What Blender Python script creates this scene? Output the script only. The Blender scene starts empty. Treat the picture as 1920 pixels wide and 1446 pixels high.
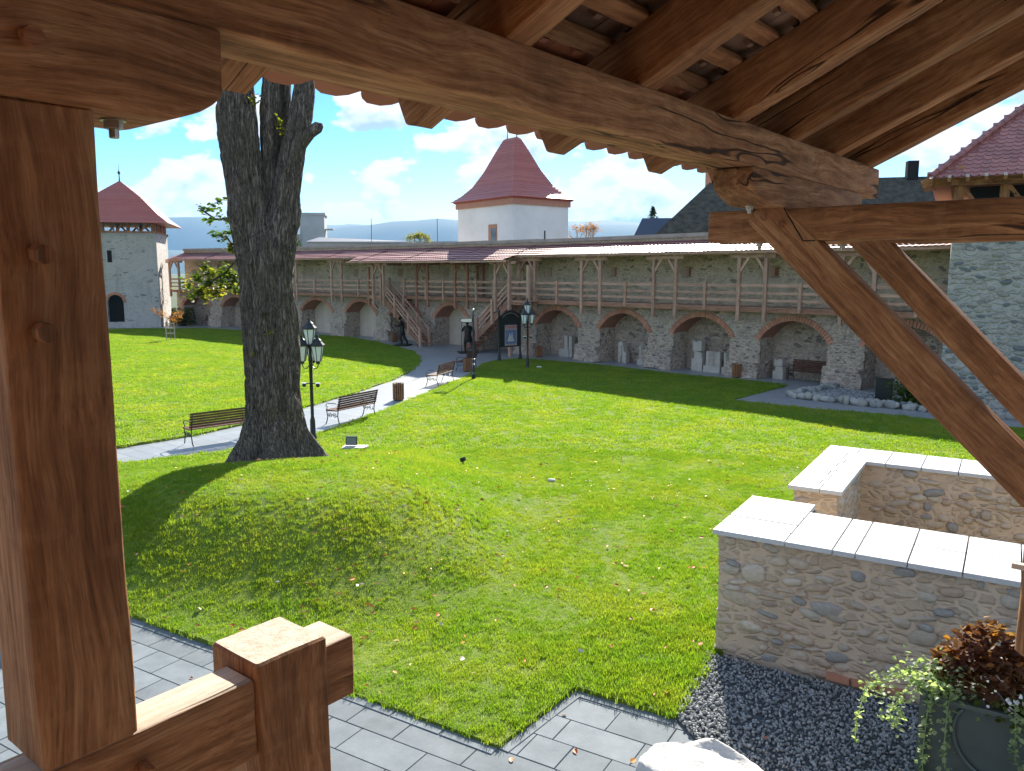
import bpy, bmesh, math, random
import numpy as np
from mathutils import Vector, Matrix, noise
from mathutils.geometry import delaunay_2d_cdt
R = math.radians
random.seed(7); rng = np.random.default_rng(7)
SC = bpy.context.scene
COL = SC.collection

# ---------------------------------------------------------------- camera, sun, sky
PITCH = 8.007
cam = bpy.data.objects.new('camera', bpy.data.cameras.new('camera')); COL.objects.link(cam)
cam.location = (0, 0, 4.5); cam.rotation_euler = (R(90 - PITCH), 0, 0)
cam.data.sensor_width = 36; cam.data.lens = 36 * 1500 / 1920
cam.data.clip_start = .05; cam.data.clip_end = 30000
SC.camera = cam
SUN_AZ, SUN_EL = R(10.5), R(30.3)
sdir = Vector((math.sin(SUN_AZ) * math.cos(SUN_EL), math.cos(SUN_AZ) * math.cos(SUN_EL), math.sin(SUN_EL)))
sl = bpy.data.lights.new('sun', 'SUN'); sl.energy = 3.7; sl.angle = R(.5); sl.color = (1, .94, .83)
sun = bpy.data.objects.new('sun', sl); COL.objects.link(sun)
sun.rotation_euler = (-sdir).to_track_quat('-Z', 'Y').to_euler(); sun.location = (20, 60, 40)
W = bpy.data.worlds.new('World'); SC.world = W; W.use_nodes = True
SKY_STRENGTH = .15
SC.view_settings.view_transform = 'Standard'; SC.view_settings.look = 'None'
SC.view_settings.gamma = 1; SC.view_settings.use_curve_mapping = False
SC.view_settings.exposure = 1.95
SC.cycles.max_bounces = 8; SC.cycles.diffuse_bounces = 5; SC.cycles.glossy_bounces = 3
SC.cycles.use_denoising = True
SC.cycles.sample_clamp_indirect = 8
SC.cycles.volume_bounces = 1


class NT:
    """small helper for node trees"""
    def __init__(s, tree):
        s.t = tree; s.n = tree.nodes; s.l = tree.links
    def node(s, typ, **kw):
        n = s.n.new(typ)
        for k, v in kw.items():
            if k in ('inp',):
                for a, b in v.items(): s.set(n, a, b)
            else: setattr(n, k, v)
        return n
    def set(s, n, key, v):
        i = n.inputs[key]
        if isinstance(v, bpy.types.NodeSocket): s.l.new(v, i)
        else: i.default_value = v
    def math(s, op, a, b=0.0, c=None):
        n = s.n.new('ShaderNodeMath'); n.operation = op; s.set(n, 0, a); s.set(n, 1, b)
        if c is not None: s.set(n, 2, c)
        return n.outputs[0]
    def vmath(s, op, a, b=(0, 0, 0)):
        n = s.n.new('ShaderNodeVectorMath'); n.operation = op; s.set(n, 0, a)
        if op == 'SCALE': s.set(n, 'Scale', b)
        else: s.set(n, 1, b)
        return n.outputs[0]
    def mix(s, fac, a, b, mode='MIX'):
        n = s.n.new('ShaderNodeMix'); n.data_type = 'RGBA'; n.blend_type = mode
        s.set(n, 0, fac)
        for k, v in ((6, a), (7, b)):
            if isinstance(v, tuple) and len(v) == 3: v = v + (1,)
            s.set(n, k, v)
        return n.outputs[2]
    def noise(s, vec, scale, detail=3, rough=.5, dist=0.0):
        n = s.n.new('ShaderNodeTexNoise'); s.set(n, 'Vector', vec); s.set(n, 'Scale', scale)
        s.set(n, 'Detail', detail); s.set(n, 'Roughness', rough); s.set(n, 'Distortion', dist)
        return n.outputs[0]
    def vor(s, vec, scale, feature='F1', rnd=1.0):
        n = s.n.new('ShaderNodeTexVoronoi'); n.feature = feature; s.set(n, 'Vector', vec); s.set(n, 'Scale', scale)
        s.set(n, 'Randomness', rnd)
        return n
    def ramp(s, fac, stops, interp='LINEAR'):
        n = s.n.new('ShaderNodeValToRGB'); n.color_ramp.interpolation = interp; s.set(n, 0, fac)
        e = n.color_ramp.elements
        while len(e) < len(stops): e.new(.5)
        for i, (p, c) in enumerate(stops):
            e[i].position = p
            e[i].color = (c, c, c, 1) if not isinstance(c, tuple) else (c + (1,) if len(c) == 3 else c)
        return n.outputs[0]
    def mapr(s, v, a, b, c, d):
        n = s.n.new('ShaderNodeMapRange'); s.set(n, 0, v); s.set(n, 1, a); s.set(n, 2, b); s.set(n, 3, c); s.set(n, 4, d)
        return n.outputs[0]


# world: clear blue sky with broken cumulus towards the horizon
nt = NT(W.node_tree); nt.n.clear()
sky = nt.node('ShaderNodeTexSky', sky_type='NISHITA', sun_disc=False, sun_elevation=SUN_EL, sun_rotation=SUN_AZ,
              altitude=400, air_density=1.0, dust_density=.15, ozone_density=3.0)
tc = nt.node('ShaderNodeTexCoord')
d = nt.vmath('NORMALIZE', tc.outputs['Generated'])
sep = nt.node('ShaderNodeSeparateXYZ', inp={0: d})
el = sep.outputs[2]
comb = nt.node('ShaderNodeCombineXYZ', inp={0: sep.outputs[0], 1: sep.outputs[1], 2: nt.math('MULTIPLY', el, 1.6)})
cv = comb.outputs[0]
wob = nt.node('ShaderNodeTexNoise', inp={'Vector': cv, 'Scale': 9.0, 'Detail': 2.0})
cv2 = nt.vmath('ADD', cv, nt.vmath('SCALE', nt.vmath('SUBTRACT', wob.outputs['Color'], (.5, .5, .5)), .02))
def cloudfield(off, fine=True):
    q = nt.vmath('ADD', cv2, off)
    n1 = nt.noise(q, 8.5, 9 if fine else 4, .56)
    v = nt.node('ShaderNodeTexVoronoi', feature='F1', inp={'Vector': q, 'Scale': 17.0})
    return nt.math('ADD', n1, nt.math('MULTIPLY', nt.math('SUBTRACT', .5, v.outputs['Distance']), .16))
big = cloudfield((3.2, 1.7, .3))
low = nt.mapr(el, .0, .30, .065, .015)
dens = nt.math('ADD', big, low)
mask = nt.ramp(dens, [(.50, 0.0), (.525, .85), (.57, 1.0)])
up_c = cloudfield((3.2, 1.7, .325), False)
shade = nt.ramp(nt.math('ADD', nt.math('MULTIPLY', nt.math('SUBTRACT', big, up_c), 3.2), nt.mapr(dens, .51, .70, .50, .30)), [(.12, (.95, 1.3, 1.75)), (.5, (2.1, 2.2, 2.35))])
skyc = nt.mix(1.0, sky.outputs[0], (1.0, 1.0, 1.0), 'MULTIPLY')
hs = nt.node('ShaderNodeHueSaturation', inp={'Saturation': 1.45, 'Value': .35, 'Color': skyc})
fadeup = nt.mapr(el, .3, .7, 1.0, .85)
fin = nt.mix(nt.math('MULTIPLY', mask, fadeup), hs.outputs[0], shade)
bg = nt.node('ShaderNodeBackground', inp={'Color': fin, 'Strength': SKY_STRENGTH})
wo = nt.node('ShaderNodeOutputWorld'); nt.l.new(bg.outputs[0], wo.inputs[0])

# ---------------------------------------------------------------- materials
MATS = {}


def mat(name, fn):
    m = bpy.data.materials.new(name); m.use_nodes = True
    t = NT(m.node_tree); t.n.clear()
    out = t.node('ShaderNodeOutputMaterial'); b = t.node('ShaderNodeBsdfPrincipled')
    t.l.new(b.outputs[0], out.inputs[0])
    b.inputs['Specular IOR Level'].default_value = .22
    fn(t, b, out); MATS[name] = m
    return m


def bump(t, b, h, strength=.5, dist=.01, normal=None):
    n = t.node('ShaderNodeBump', inp={'Height': h, 'Strength': strength, 'Distance': dist})
    if normal is not None: t.set(n, 'Normal', normal)
    t.l.new(n.outputs[0], b.inputs['Normal']); return n.outputs[0]


def simple(name, col, rough=.7, metal=0.0, var=.15, scale=6.0, spec=.3):
    def f(t, b, o):
        tc = t.node('ShaderNodeTexCoord')
        n = t.noise(tc.outputs['Object'], scale, 5, .6)
        c = t.mix(t.mapr(n, .3, .7, 0, 1), tuple(x * (1 - var) for x in col), tuple(min(1, x * (1 + var)) for x in col))
        t.set(b, 'Base Color', c); b.inputs['Roughness'].default_value = rough; b.inputs['Metallic'].default_value = metal
        b.inputs['Specular IOR Level'].default_value = spec
        bump(t, b, t.noise(tc.outputs['Object'], scale * 8, 3), .15, .004)
    return mat(name, f)


def wood(name, dark, mid, lite, grain=1.0, crack=1.0, rough=.62, bmp=.5, pale_tops=False):
    def f(t, b, o):
        tc = t.node('ShaderNodeTexCoord'); oi = t.node('ShaderNodeObjectInfo')
        off = t.vmath('SCALE', (13.1, 7.7, 5.3), oi.outputs['Random'])
        p = t.vmath('ADD', tc.outputs['Object'], off)
        # wandering of the fibres
        wv = t.node('ShaderNodeTexNoise', inp={'Vector': t.vmath('MULTIPLY', p, (1.2, 3.0, 3.0)), 'Scale': 1.6, 'Detail': 2.0})
        p2 = t.vmath('ADD', p, t.vmath('MULTIPLY', t.vmath('SUBTRACT', wv.outputs['Color'], (.5, .5, .5)), (.0, .09, .09)))
        # knots bend the grain
        kv = t.vor(t.vmath('MULTIPLY', p, (1.1, 3.2, 3.2)), 1.15)
        kd = t.ramp(kv.outputs['Distance'], [(.0, 1.0), (.16, .35), (.32, 0.0)])
        p3 = t.vmath('ADD', p2, t.vmath('MULTIPLY', t.node('ShaderNodeCombineXYZ', inp={1: kd, 2: kd}).outputs[0], (.0, .035, .035)))
        g1 = t.noise(t.vmath('MULTIPLY', p3, (2.4 * grain, 44 * grain, 44 * grain)), 1.0, 7, .70)
        g2 = t.noise(t.vmath('MULTIPLY', p3, (5 * grain, 190 * grain, 190 * grain)), 1.0, 4, .7)
        blot = t.noise(t.vmath('MULTIPLY', p, (2.2, 5, 5)), 1.0, 5, .6)
        fac = t.math('ADD', t.math('MULTIPLY', g1, .75), t.math('MULTIPLY', blot, .35))
        c = t.ramp(fac, [(.36, dark), (.55, mid), (.74, lite)])
        c = t.mix(t.math('MULTIPLY', t.ramp(g2, [(.36, 1.0), (.56, 0.0)]), .38), c, tuple(x * .9 for x in dark))
        tick = t.noise(t.vmath('MULTIPLY', p3, (14 * grain, 220 * grain, 220 * grain)), 1.0, 2, .5)
        c = t.mix(t.math('MULTIPLY', t.ramp(tick, [(.64, 0.0), (.70, 1.0)]), .35), c, tuple(x * .5 for x in dark))
        kn = t.ramp(kv.outputs['Distance'], [(.04, 1.0), (.11, 0.0)])
        c = t.mix(t.math('MULTIPLY', kn, .8), c, tuple(x * .35 for x in dark))
        stn = t.noise(t.vmath('MULTIPLY', p, (1.6, 4, 4)), 1.3, 4, .65)
        c = t.mix(t.math('MULTIPLY', t.ramp(stn, [(.52, 0.0), (.70, 1.0)]), .5), c, dark)
        # per-piece tone
        tone = t.mapr(oi.outputs['Random'], 0, 1, .86, 1.14)
        c = t.mix(1.0, c, t.node('ShaderNodeCombineColor', inp={0: tone, 1: tone, 2: tone}).outputs[0], 'MULTIPLY')
        hew = t.noise(t.vmath('MULTIPLY', p, (9, 3, 3)), 2.2, 3, .6)
        c = t.mix(t.math('MULTIPLY', t.ramp(hew, [(.52, 0.0), (.72, 1.0)]), .15), c, lite)
        # drying cracks
        cr = t.noise(t.vmath('MULTIPLY', p3, (.55, 9, 9)), 1.0, 2, .45, .3)
        crk = t.ramp(t.math('ABSOLUTE', t.math('SUBTRACT', cr, .5)), [(.0, 1.0), (.006, 1.0), (.014, 0.0)])
        gate = t.ramp(t.noise(t.vmath('MULTIPLY', p, (.8, 3, 3)), 1.3, 1), [(.52, 0.0), (.58, 1.0)])
        crk = t.math('MULTIPLY', t.math('MULTIPLY', crk, gate), crack)
        c = t.mix(t.math('MULTIPLY', crk, .85), c, (.02, .012, .008))
        if pale_tops:   # upward faces painted paler: weathering plus the look of sunlit tops
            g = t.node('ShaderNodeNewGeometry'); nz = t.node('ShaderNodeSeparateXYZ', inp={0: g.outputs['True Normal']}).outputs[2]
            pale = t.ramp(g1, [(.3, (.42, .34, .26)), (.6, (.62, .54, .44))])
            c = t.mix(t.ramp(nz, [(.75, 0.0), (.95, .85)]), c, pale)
        t.set(b, 'Base Color', c)
        t.set(b, 'Roughness', t.mapr(g1, .3, .7, rough + .25, rough + .08))
        h = t.math('SUBTRACT', t.math('ADD', t.math('ADD', t.math('MULTIPLY', g1, .5), t.math('MULTIPLY', hew, .25)), t.math('MULTIPLY', g2, .5)), t.math('MULTIPLY', crk, 2.0))
        bump(t, b, h, bmp, .006)
    return mat(name, f)


M_OAK = wood('oak', (.095, .042, .018), (.315, .145, .062), (.56, .31, .145), pale_tops=True, bmp=.8)
M_OAKD = wood('oak_batten', (.12, .05, .025), (.33, .15, .07), (.52, .28, .13), crack=.5)
M_OAKW = wood('oak_weathered', (.17, .12, .09), (.34, .25, .19), (.48, .38, .30))
M_LARCH = wood('gallery_wood', (.28, .15, .10), (.52, .32, .23), (.66, .45, .33), grain=.5, crack=.6, rough=.75)
M_LARCHD = wood('gallery_wood_dark', (.20, .09, .055), (.38, .19, .12), (.52, .28, .18), grain=.5, crack=.6, rough=.75)
M_SLAT = wood('slat_wood', (.06, .028, .018), (.13, .058, .034), (.22, .11, .065), grain=1.0, crack=.2, rough=.45)

M_IRON = simple('black_iron', (.018, .022, .022), .35, .3, .2, 9, .5)
M_BRONZE = simple('dark_bronze', (.03, .028, .025), .42, .6, .4, 6)
M_STEEL = simple('zinc_bolt', (.45, .43, .38), .4, .9, .1, 30)
M_GLASSW = simple('frosted_lamp_glass', (.72, .78, .78), .25, 0, .05, 10, .5)
M_WHITE = simple('white_plaster', (.70, .70, .71), .85, 0, .10, .5)
M_PLASTER = simple('niche_plaster', (.62, .51, .40), .9, 0, .12, 1.5)
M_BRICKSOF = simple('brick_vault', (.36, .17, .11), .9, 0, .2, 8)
M_DARK = simple('dark_void', (.012, .011, .01), .9)
M_BARKLESS = simple('bare_twigs', (.25, .19, .14), .9)
M_PLANTER = simple('dark_green_metal', (.075, .098, .09), .38, .2, .15, 5, .5)
M_CONC = simple('pale_concrete', (.36, .38, .39), .9, 0, .15, .3)
M_SLATE = simple('dark_slate_roof', (.06, .056, .042), .9, 0, .6, 2.5)
M_BLUEROOF = simple('blue_grey_roof', (.05, .07, .11), .6, 0, .1, .5)
M_LIME = simple('carved_limestone', (.50, .44, .37), .85, 0, .18, 5)
M_RED = simple('red_sheet_roof', (.20, .062, .055), .5, 0, .12, 1.0)
M_PAPER = simple('poster_paper', (.35, .30, .30), .5, 0, .1, 8)
M_POSTB = simple('poster_blue', (.12, .17, .28), .5, 0, .3, 12)
M_SOIL = simple('potting_soil', (.03, .02, .015), .95, 0, .3, 20)
M_MOUNT = simple('mountain_forest', (.035, .06, .045), .95, 0, .25, .002)


def tile_mat(name, c0, c1, rough=.45, spec=.5, dirt=.3):
    def f(t, b, o):
        g = t.node('ShaderNodeNewGeometry'); tc = t.node('ShaderNodeTexCoord'); oi = t.node('ShaderNodeObjectInfo')
        r = t.math('FRACT', t.math('ADD', g.outputs['Random Per Island'], oi.outputs['Random']))
        c = t.mix(r, c0, c1)
        n = t.noise(g.outputs['Position'], 1.4, 5, .6)
        c = t.mix(t.math('MULTIPLY', t.mapr(n, .45, .75, 0, 1), dirt), c, tuple(x * .45 for x in c0))
        t.set(b, 'Base Color', c); b.inputs['Roughness'].default_value = rough
        b.inputs['Specular IOR Level'].default_value = spec
        bump(t, b, t.noise(tc.outputs['Object'], 40, 4), .25, .003)
    return mat(name, f)


M_TILE = tile_mat('clay_tile_new', (.30, .105, .055), (.40, .17, .095), .7, .3)
M_TILEIN = tile_mat('clay_tile_grey', (.20, .12, .085), (.34, .22, .16), .8, .2)
M_PANT = tile_mat('pantile_dusty_red', (.32, .12, .10), (.42, .17, .145), .45, .5)
M_TILEP = tile_mat('scale_tile_plum', (.26, .085, .075), (.38, .14, .115), .33, .7)
M_BRICK = tile_mat('red_brick', (.46, .20, .125), (.58, .28, .18), .85, .2, .35)


def masonry(name, scale, stone_a, stone_b, darks, mortar, aspect=1.7, mw=.06, bs=.8, bd=.03, tint=None):
    """rubble: flattened rounded cells in mortar, in object space (x along the wall, z up)"""
    def f(t, b, o):
        tc = t.node('ShaderNodeTexCoord')
        p = t.vmath('MULTIPLY', tc.outputs['Object'], (1, 1, aspect))
        w = t.node('ShaderNodeTexNoise', inp={'Vector': p, 'Scale': 2.3, 'Detail': 3.0})
        p = t.vmath('ADD', p, t.vmath('SCALE', t.vmath('SUBTRACT', w.outputs['Color'], (.5, .5, .5)), .35))
        v1 = t.vor(p, scale, 'F1'); v2 = t.vor(p, scale, 'DISTANCE_TO_EDGE')
        rnd = t.node('ShaderNodeSeparateColor', inp={0: v1.outputs['Color']})
        sc = t.mix(rnd.outputs[0], stone_a, stone_b)
        sc = t.mix(t.ramp(rnd.outputs[1], [(.90, 0.0), (.94, .85)]), sc, darks)
        n = t.noise(tc.outputs['Object'], 14, 5, .65)
        sc = t.mix(t.mapr(n, .35, .7, 0, .3), sc, tuple(x * .5 for x in stone_a))
        # many stones lie half under the mortar
        edge = t.math('ADD', v2.outputs['Distance'], t.math('MULTIPLY', t.math('SUBTRACT', rnd.outputs[2], .5), -mw * 1.6))
        edge = t.math('ADD', edge, t.math('MULTIPLY', t.math('SUBTRACT', n, .5), .09))
        fac = t.ramp(edge, [(mw, 0.0), (mw + .05, 1.0)])
        mc = t.mix(t.noise(tc.outputs['Object'], .6, 4, .6), tuple(x * .8 for x in mortar), tuple(x * 1.15 for x in mortar))
        c = t.mix(t.math('MULTIPLY', fac, .9), mc, sc)
        if tint:
            gr = t.ramp(t.noise(tc.outputs['Object'], .35, 4, .6), [(.5, 0.0), (.68, 1.0)])
            c = t.mix(t.math('MULTIPLY', gr, .5), c, tint)
        st_ = t.noise(t.vmath('MULTIPLY', tc.outputs['Object'], (2.2, 2.2, .35)), 1.0, 4, .6)
        c = t.mix(t.math('MULTIPLY', t.ramp(st_, [(.50, 0.0), (.68, 1.0)]), .30), c, tuple(x * .45 for x in mortar))
        pt_ = t.noise(tc.outputs['Object'], .8, 3, .5)
        c = t.mix(t.math('MULTIPLY', t.ramp(pt_, [(.52, 0.0), (.62, 1.0)]), .45), c, mc)
        t.set(b, 'Base Color', c); b.inputs['Roughness'].default_value = .92
        h = t.math('ADD', t.ramp(edge, [(mw - .04, 0.0), (mw + .14, 1.0)]), t.math('MULTIPLY', n, .35))
        bump(t, b, h, bs, bd)
    return mat(name, f)


M_RUB = masonry('arcade_rubble', 4.2, (.37, .28, .215), (.52, .43, .35), (.12, .10, .09), (.56, .44, .345), 1.7, .10, .9, .05)
M_RUBUP = masonry('upper_wall_rubble', 3.2, (.38, .31, .21), (.50, .42, .31), (.16, .14, .10), (.56, .46, .33), 1.9, .10, .7, .03, (.34, .30, .18))
M_TOWER = masonry('tower_rubble', 3.3, (.34, .34, .31), (.45, .44, .40), (.10, .12, .13), (.43, .415, .375), 1.9, .08, .9, .04)
M_TOWERL = masonry('tower_rubble_far', 2.6, (.40, .37, .34), (.47, .44, .40), (.13, .13, .13), (.49, .455, .42), 2.0, .12, .6, .03)
M_MORTAR = masonry('buff_mortar_wall', 5.5, (.46, .35, .255), (.54, .43, .32), (.30, .25, .2), (.60, .46, .335), 1.9, .12, .8, .02)


def stone_mat(name, cols, var=.35):
    def f(t, b, o):
        tc = t.node('ShaderNodeTexCoord'); oi = t.node('ShaderNodeObjectInfo'); g = t.node('ShaderNodeNewGeometry')
        r = t.math('FRACT', t.math('ADD', g.outputs['Random Per Island'], oi.outputs['Random']))
        k = len(cols)
        c = t.ramp(r, [(i / k, cols[i]) for i in range(k)], 'CONSTANT')
        n = t.noise(t.vmath('MULTIPLY', g.outputs['Position'], (1, 1, 2)), 16, 6, .65)
        c = t.mix(t.mapr(n, .35, .7, 0, var * 1.6), c, (.12, .095, .07))
        n2 = t.noise(g.outputs['Position'], 60, 3, .6)
        c = t.mix(t.mapr(n2, .5, .7, 0, .4), c, (.5, .44, .36))
        t.set(b, 'Base Color', c); b.inputs['Roughness'].default_value = .9
        bump(t, b, t.math('ADD', n, t.math('MULTIPLY', n2, .3)), .7, .02)
    return mat(name, f)


M_STONE = stone_mat('fieldstone', [(.56, .45, .34), (.50, .41, .32), (.60, .49, .37), (.50, .37, .27), (.54, .47, .38), (.62, .53, .42), (.46, .38, .30), (.58, .45, .33), (.40, .37, .33), (.58, .46, .35), (.54, .44, .34), (.52, .40, .30), (.33, .32, .30)], .2)
M_STONE2 = stone_mat('arcade_stone', [(.54, .44, .35), (.47, .37, .29), (.58, .49, .40), (.42, .31, .24), (.52, .42, .34), (.22, .19, .17), (.60, .52, .43)], .25)
M_STONE3 = stone_mat('grey_tower_stone', [(.40, .40, .37), (.34, .34, .31), (.46, .45, .41), (.38, .36, .31), (.14, .18, .20), (.42, .41, .37), (.30, .32, .31)])
M_BOULDER = stone_mat('pale_boulder_stone', [(.62, .60, .56), (.66, .63, .58)], .18)


def granite(t, b, o):
    tc = t.node('ShaderNodeTexCoord'); oi = t.node('ShaderNodeObjectInfo')
    n = t.noise(tc.outputs['Object'], 160, 2, .7); n2 = t.noise(tc.outputs['Object'], 3, 4, .6)
    c = t.mix(t.mapr(n, .35, .65, 0, 1), (.42, .42, .42), (.66, .66, .66))
    c = t.mix(t.math('MULTIPLY', n2, .25), c, (.5, .49, .47))
    n3 = t.noise(t.vmath('ADD', tc.outputs['Object'], t.vmath('SCALE', (9, 5, 3), oi.outputs['Random'])), 7, 5, .7)
    c = t.mix(t.ramp(n3, [(.60, 0.0), (.75, .45)]), c, (.30, .28, .24))
    tone = t.mapr(oi.outputs['Random'], 0, 1, .92, 1.05)
    c = t.mix(1.0, c, t.node('ShaderNodeCombineColor', inp={0: tone, 1: tone, 2: tone}).outputs[0], 'MULTIPLY')
    t.set(b, 'Base Color', c); b.inputs['Roughness'].default_value = .55
    bump(t, b, n, .2, .002)
M_GRAN = mat('white_granite', granite)


def slabm(t, b, o):
    tc = t.node('ShaderNodeTexCoord'); oi = t.node('ShaderNodeObjectInfo'); g = t.node('ShaderNodeNewGeometry')
    n = t.noise(g.outputs['Position'], 3.5, 6, .65); n2 = t.noise(g.outputs['Position'], 45, 3, .6)
    c = t.mix(t.mapr(n, .3, .7, 0, 1), (.125, .147, .16), (.185, .207, .222))
    c = t.mix(t.mapr(n2, .55, .75, 0, .35), c, (.20, .22, .23))
    c = t.mix(t.ramp(t.noise(g.outputs['Position'], 1.3, 5, .6), [(.58, 0.0), (.72, .5)]), c, (.09, .10, .10))
    tone = t.mapr(oi.outputs['Random'], 0, 1, .84, 1.12)
    c = t.mix(1.0, c, t.node('ShaderNodeCombineColor', inp={0: tone, 1: tone, 2: tone}).outputs[0], 'MULTIPLY')
    t.set(b, 'Base Color', c); b.inputs['Roughness'].default_value = .8
    bump(t, b, t.math('ADD', n2, t.math('MULTIPLY', n, 2.0)), .3, .004)
M_SLAB = mat('slate_slab', slabm)


def pavem(t, b, o):
    g = t.node('ShaderNodeNewGeometry')
    rot = t.node('ShaderNodeVectorRotate', rotation_type='Z_AXIS', inp={'Vector': g.outputs['Position'], 'Angle': R(38)})
    br = t.node('ShaderNodeTexBrick', inp={'Vector': rot.outputs[0], 'Color1': (.24, .255, .265, 1), 'Color2': (.29, .305, .315, 1), 'Mortar': (.12, .13, .13, 1),
                'Scale': 1.0, 'Mortar Size': .012, 'Brick Width': .9, 'Row Height': .45, 'Mortar Smooth': .2})
    n = t.noise(g.outputs['Position'], 2.5, 6, .65)
    c = t.mix(t.mapr(n, .35, .7, 0, .4), br.outputs[0], (.20, .215, .22))
    t.set(b, 'Base Color', c); t.set(b, 'Roughness', .40); b.inputs['Specular IOR Level'].default_value = .45
    bump(t, b, t.math('SUBTRACT', n, t.math('MULTIPLY', br.outputs['Fac'], 1.0)), .3, .006)
M_PAVE = mat('slate_paving_far', pavem)


def groundgrass(t, b, o):
    g = t.node('ShaderNodeNewGeometry')
    n = t.noise(g.outputs['Position'], 1.1, 6, .6); n2 = t.noise(g.outputs['Position'], 30, 4, .7)
    c = t.mix(t.mapr(n, .3, .7, 0, 1), (.13, .20, .022), (.20, .26, .03))
    c = t.mix(t.mapr(n2, .4, .7, 0, .6), c, (.03, .05, .01))
    t.set(b, 'Base Color', c); b.inputs['Roughness'].default_value = .95
    bump(t, b, n2, .8, .03)
M_LAWN = mat('lawn_soil_green', groundgrass)


def blade(name, ca, cb, cy):
    def f(t, b, o):
        g = t.node('ShaderNodeNewGeometry'); oi = t.node('ShaderNodeObjectInfo')
        n = t.noise(g.outputs['Position'], .55, 4, .6); n2 = t.noise(g.outputs['Position'], 3.5, 3, .6)
        c = t.mix(t.mapr(n2, .3, .7, 0, 1), ca, cb)
        c = t.mix(t.ramp(t.math('ADD', t.math('MULTIPLY', n, .8), t.math('MULTIPLY', n2, .25)), [(.48, 0.0), (.68, .75)]), c, cy)
        c = t.mix(t.math('MULTIPLY', g.outputs['Random Per Island'], .4), c, tuple(x * .55 for x in ca))
        tone = t.mapr(oi.outputs['Random'], 0, 1, .9, 1.1)
        c = t.mix(1.0, c, t.node('ShaderNodeCombineColor', inp={0: tone, 1: tone, 2: tone}).outputs[0], 'MULTIPLY')
        t.set(b, 'Base Color', c); b.inputs['Roughness'].default_value = .5
        tr = t.node('ShaderNodeBsdfTranslucent', inp={'Color': t.mix(1.0, c, (1.5, 1.7, .7), 'MULTIPLY')})
        mx = t.node('ShaderNodeMixShader', inp={0: .55}); t.l.new(b.outputs[0], mx.inputs[1]); t.l.new(tr.outputs[0], mx.inputs[2])
        t.l.new(mx.outputs[0], o.inputs[0])
    return mat(name, f)


M_BLADE = blade('grass_blade', (.155, .25, .024), (.235, .315, .028), (.36, .35, .05))
M_LEAFG = blade('leaf_green', (.045, .09, .015), (.09, .13, .02), (.28, .20, .03))
M_LEAFY = blade('leaf_yellow', (.20, .20, .03), (.35, .25, .04), (.10, .14, .02))
M_LEAFO = blade('leaf_russet', (.30, .11, .03), (.42, .17, .05), (.15, .05, .02))
M_LEAFC = blade('coleus_leaf', (.10, .03, .025), (.22, .085, .05), (.34, .20, .10))
M_IVYV = blade('variegated_ivy', (.20, .27, .12), (.66, .70, .54), (.36, .42, .22))
M_CONIF = blade('conifer_needles', (.015, .035, .02), (.03, .055, .03), (.03, .05, .03))


def leafmat(t, b, o):
    g = t.node('ShaderNodeNewGeometry')
    c = t.ramp(g.outputs['Random Per Island'], [(0, (.50, .12, .03)), (.3, (.60, .24, .05)), (.5, (.38, .10, .04)), (.68, (.58, .30, .12)), (.84, (.62, .55, .42)), (.92, (.48, .33, .05))], 'CONSTANT')
    t.set(b, 'Base Color', c); b.inputs['Roughness'].default_value = .6
M_FALL = mat('fallen_leaf', leafmat)


def gravelm(t, b, o):
    oi = t.node('ShaderNodeObjectInfo')
    c = t.ramp(oi.outputs['Random'], [(0, (.13, .14, .14)), (.4, (.24, .25, .25)), (.8, (.38, .38, .37))])
    t.set(b, 'Base Color', c); b.inputs['Roughness'].default_value = .7
M_GRAVEL = mat('basalt_gravel', gravelm)
M_GRAVELB = simple('gravel_bed', (.06, .065, .07), .95, 0, .4, 30)


def barkm(t, b, o):
    tc = t.node('ShaderNodeTexCoord'); p = tc.outputs['Object']
    w = t.node('ShaderNodeTexNoise', inp={'Vector': t.vmath('MULTIPLY', p, (1, 1, .5)), 'Scale': 1.6, 'Detail': 3.0})
    p2 = t.vmath('ADD', p, t.vmath('SCALE', t.vmath('SUBTRACT', w.outputs['Color'], (.5, .5, .5)), .30))
    n = t.noise(t.vmath('MULTIPLY', p2, (17, 17, 1.8)), 1.0, 4, .6, .3)
    ridge = t.math('SUBTRACT', 1.0, t.math('MULTIPLY', t.math('ABSOLUTE', t.math('SUBTRACT', n, .5)), 6.0))
    n2 = t.noise(t.vmath('MULTIPLY', p2, (50, 50, 12)), 1.0, 4, .6)
    c = t.ramp(t.math('ADD', t.math('MULTIPLY', ridge, -.5), t.math('ADD', n2, .1)), [(.0, (.022, .018, .015)), (.35, (.155, .128, .104)), (.75, (.32, .27, .22))])
    c = t.mix(t.ramp(t.noise(p, .9, 4), [(.5, 0.0), (.7, .4)]), c, (.12, .10, .07))
    t.set(b, 'Base Color', c); b.inputs['Roughness'].default_value = .95
    bump(t, b, t.math('SUBTRACT', t.math('MULTIPLY', n2, .5), t.math('MULTIPLY', ridge, .8)), .9, .03)
M_BARK = mat('fissured_bark', barkm)

# ---------------------------------------------------------------- builders
WM = {}


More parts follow.
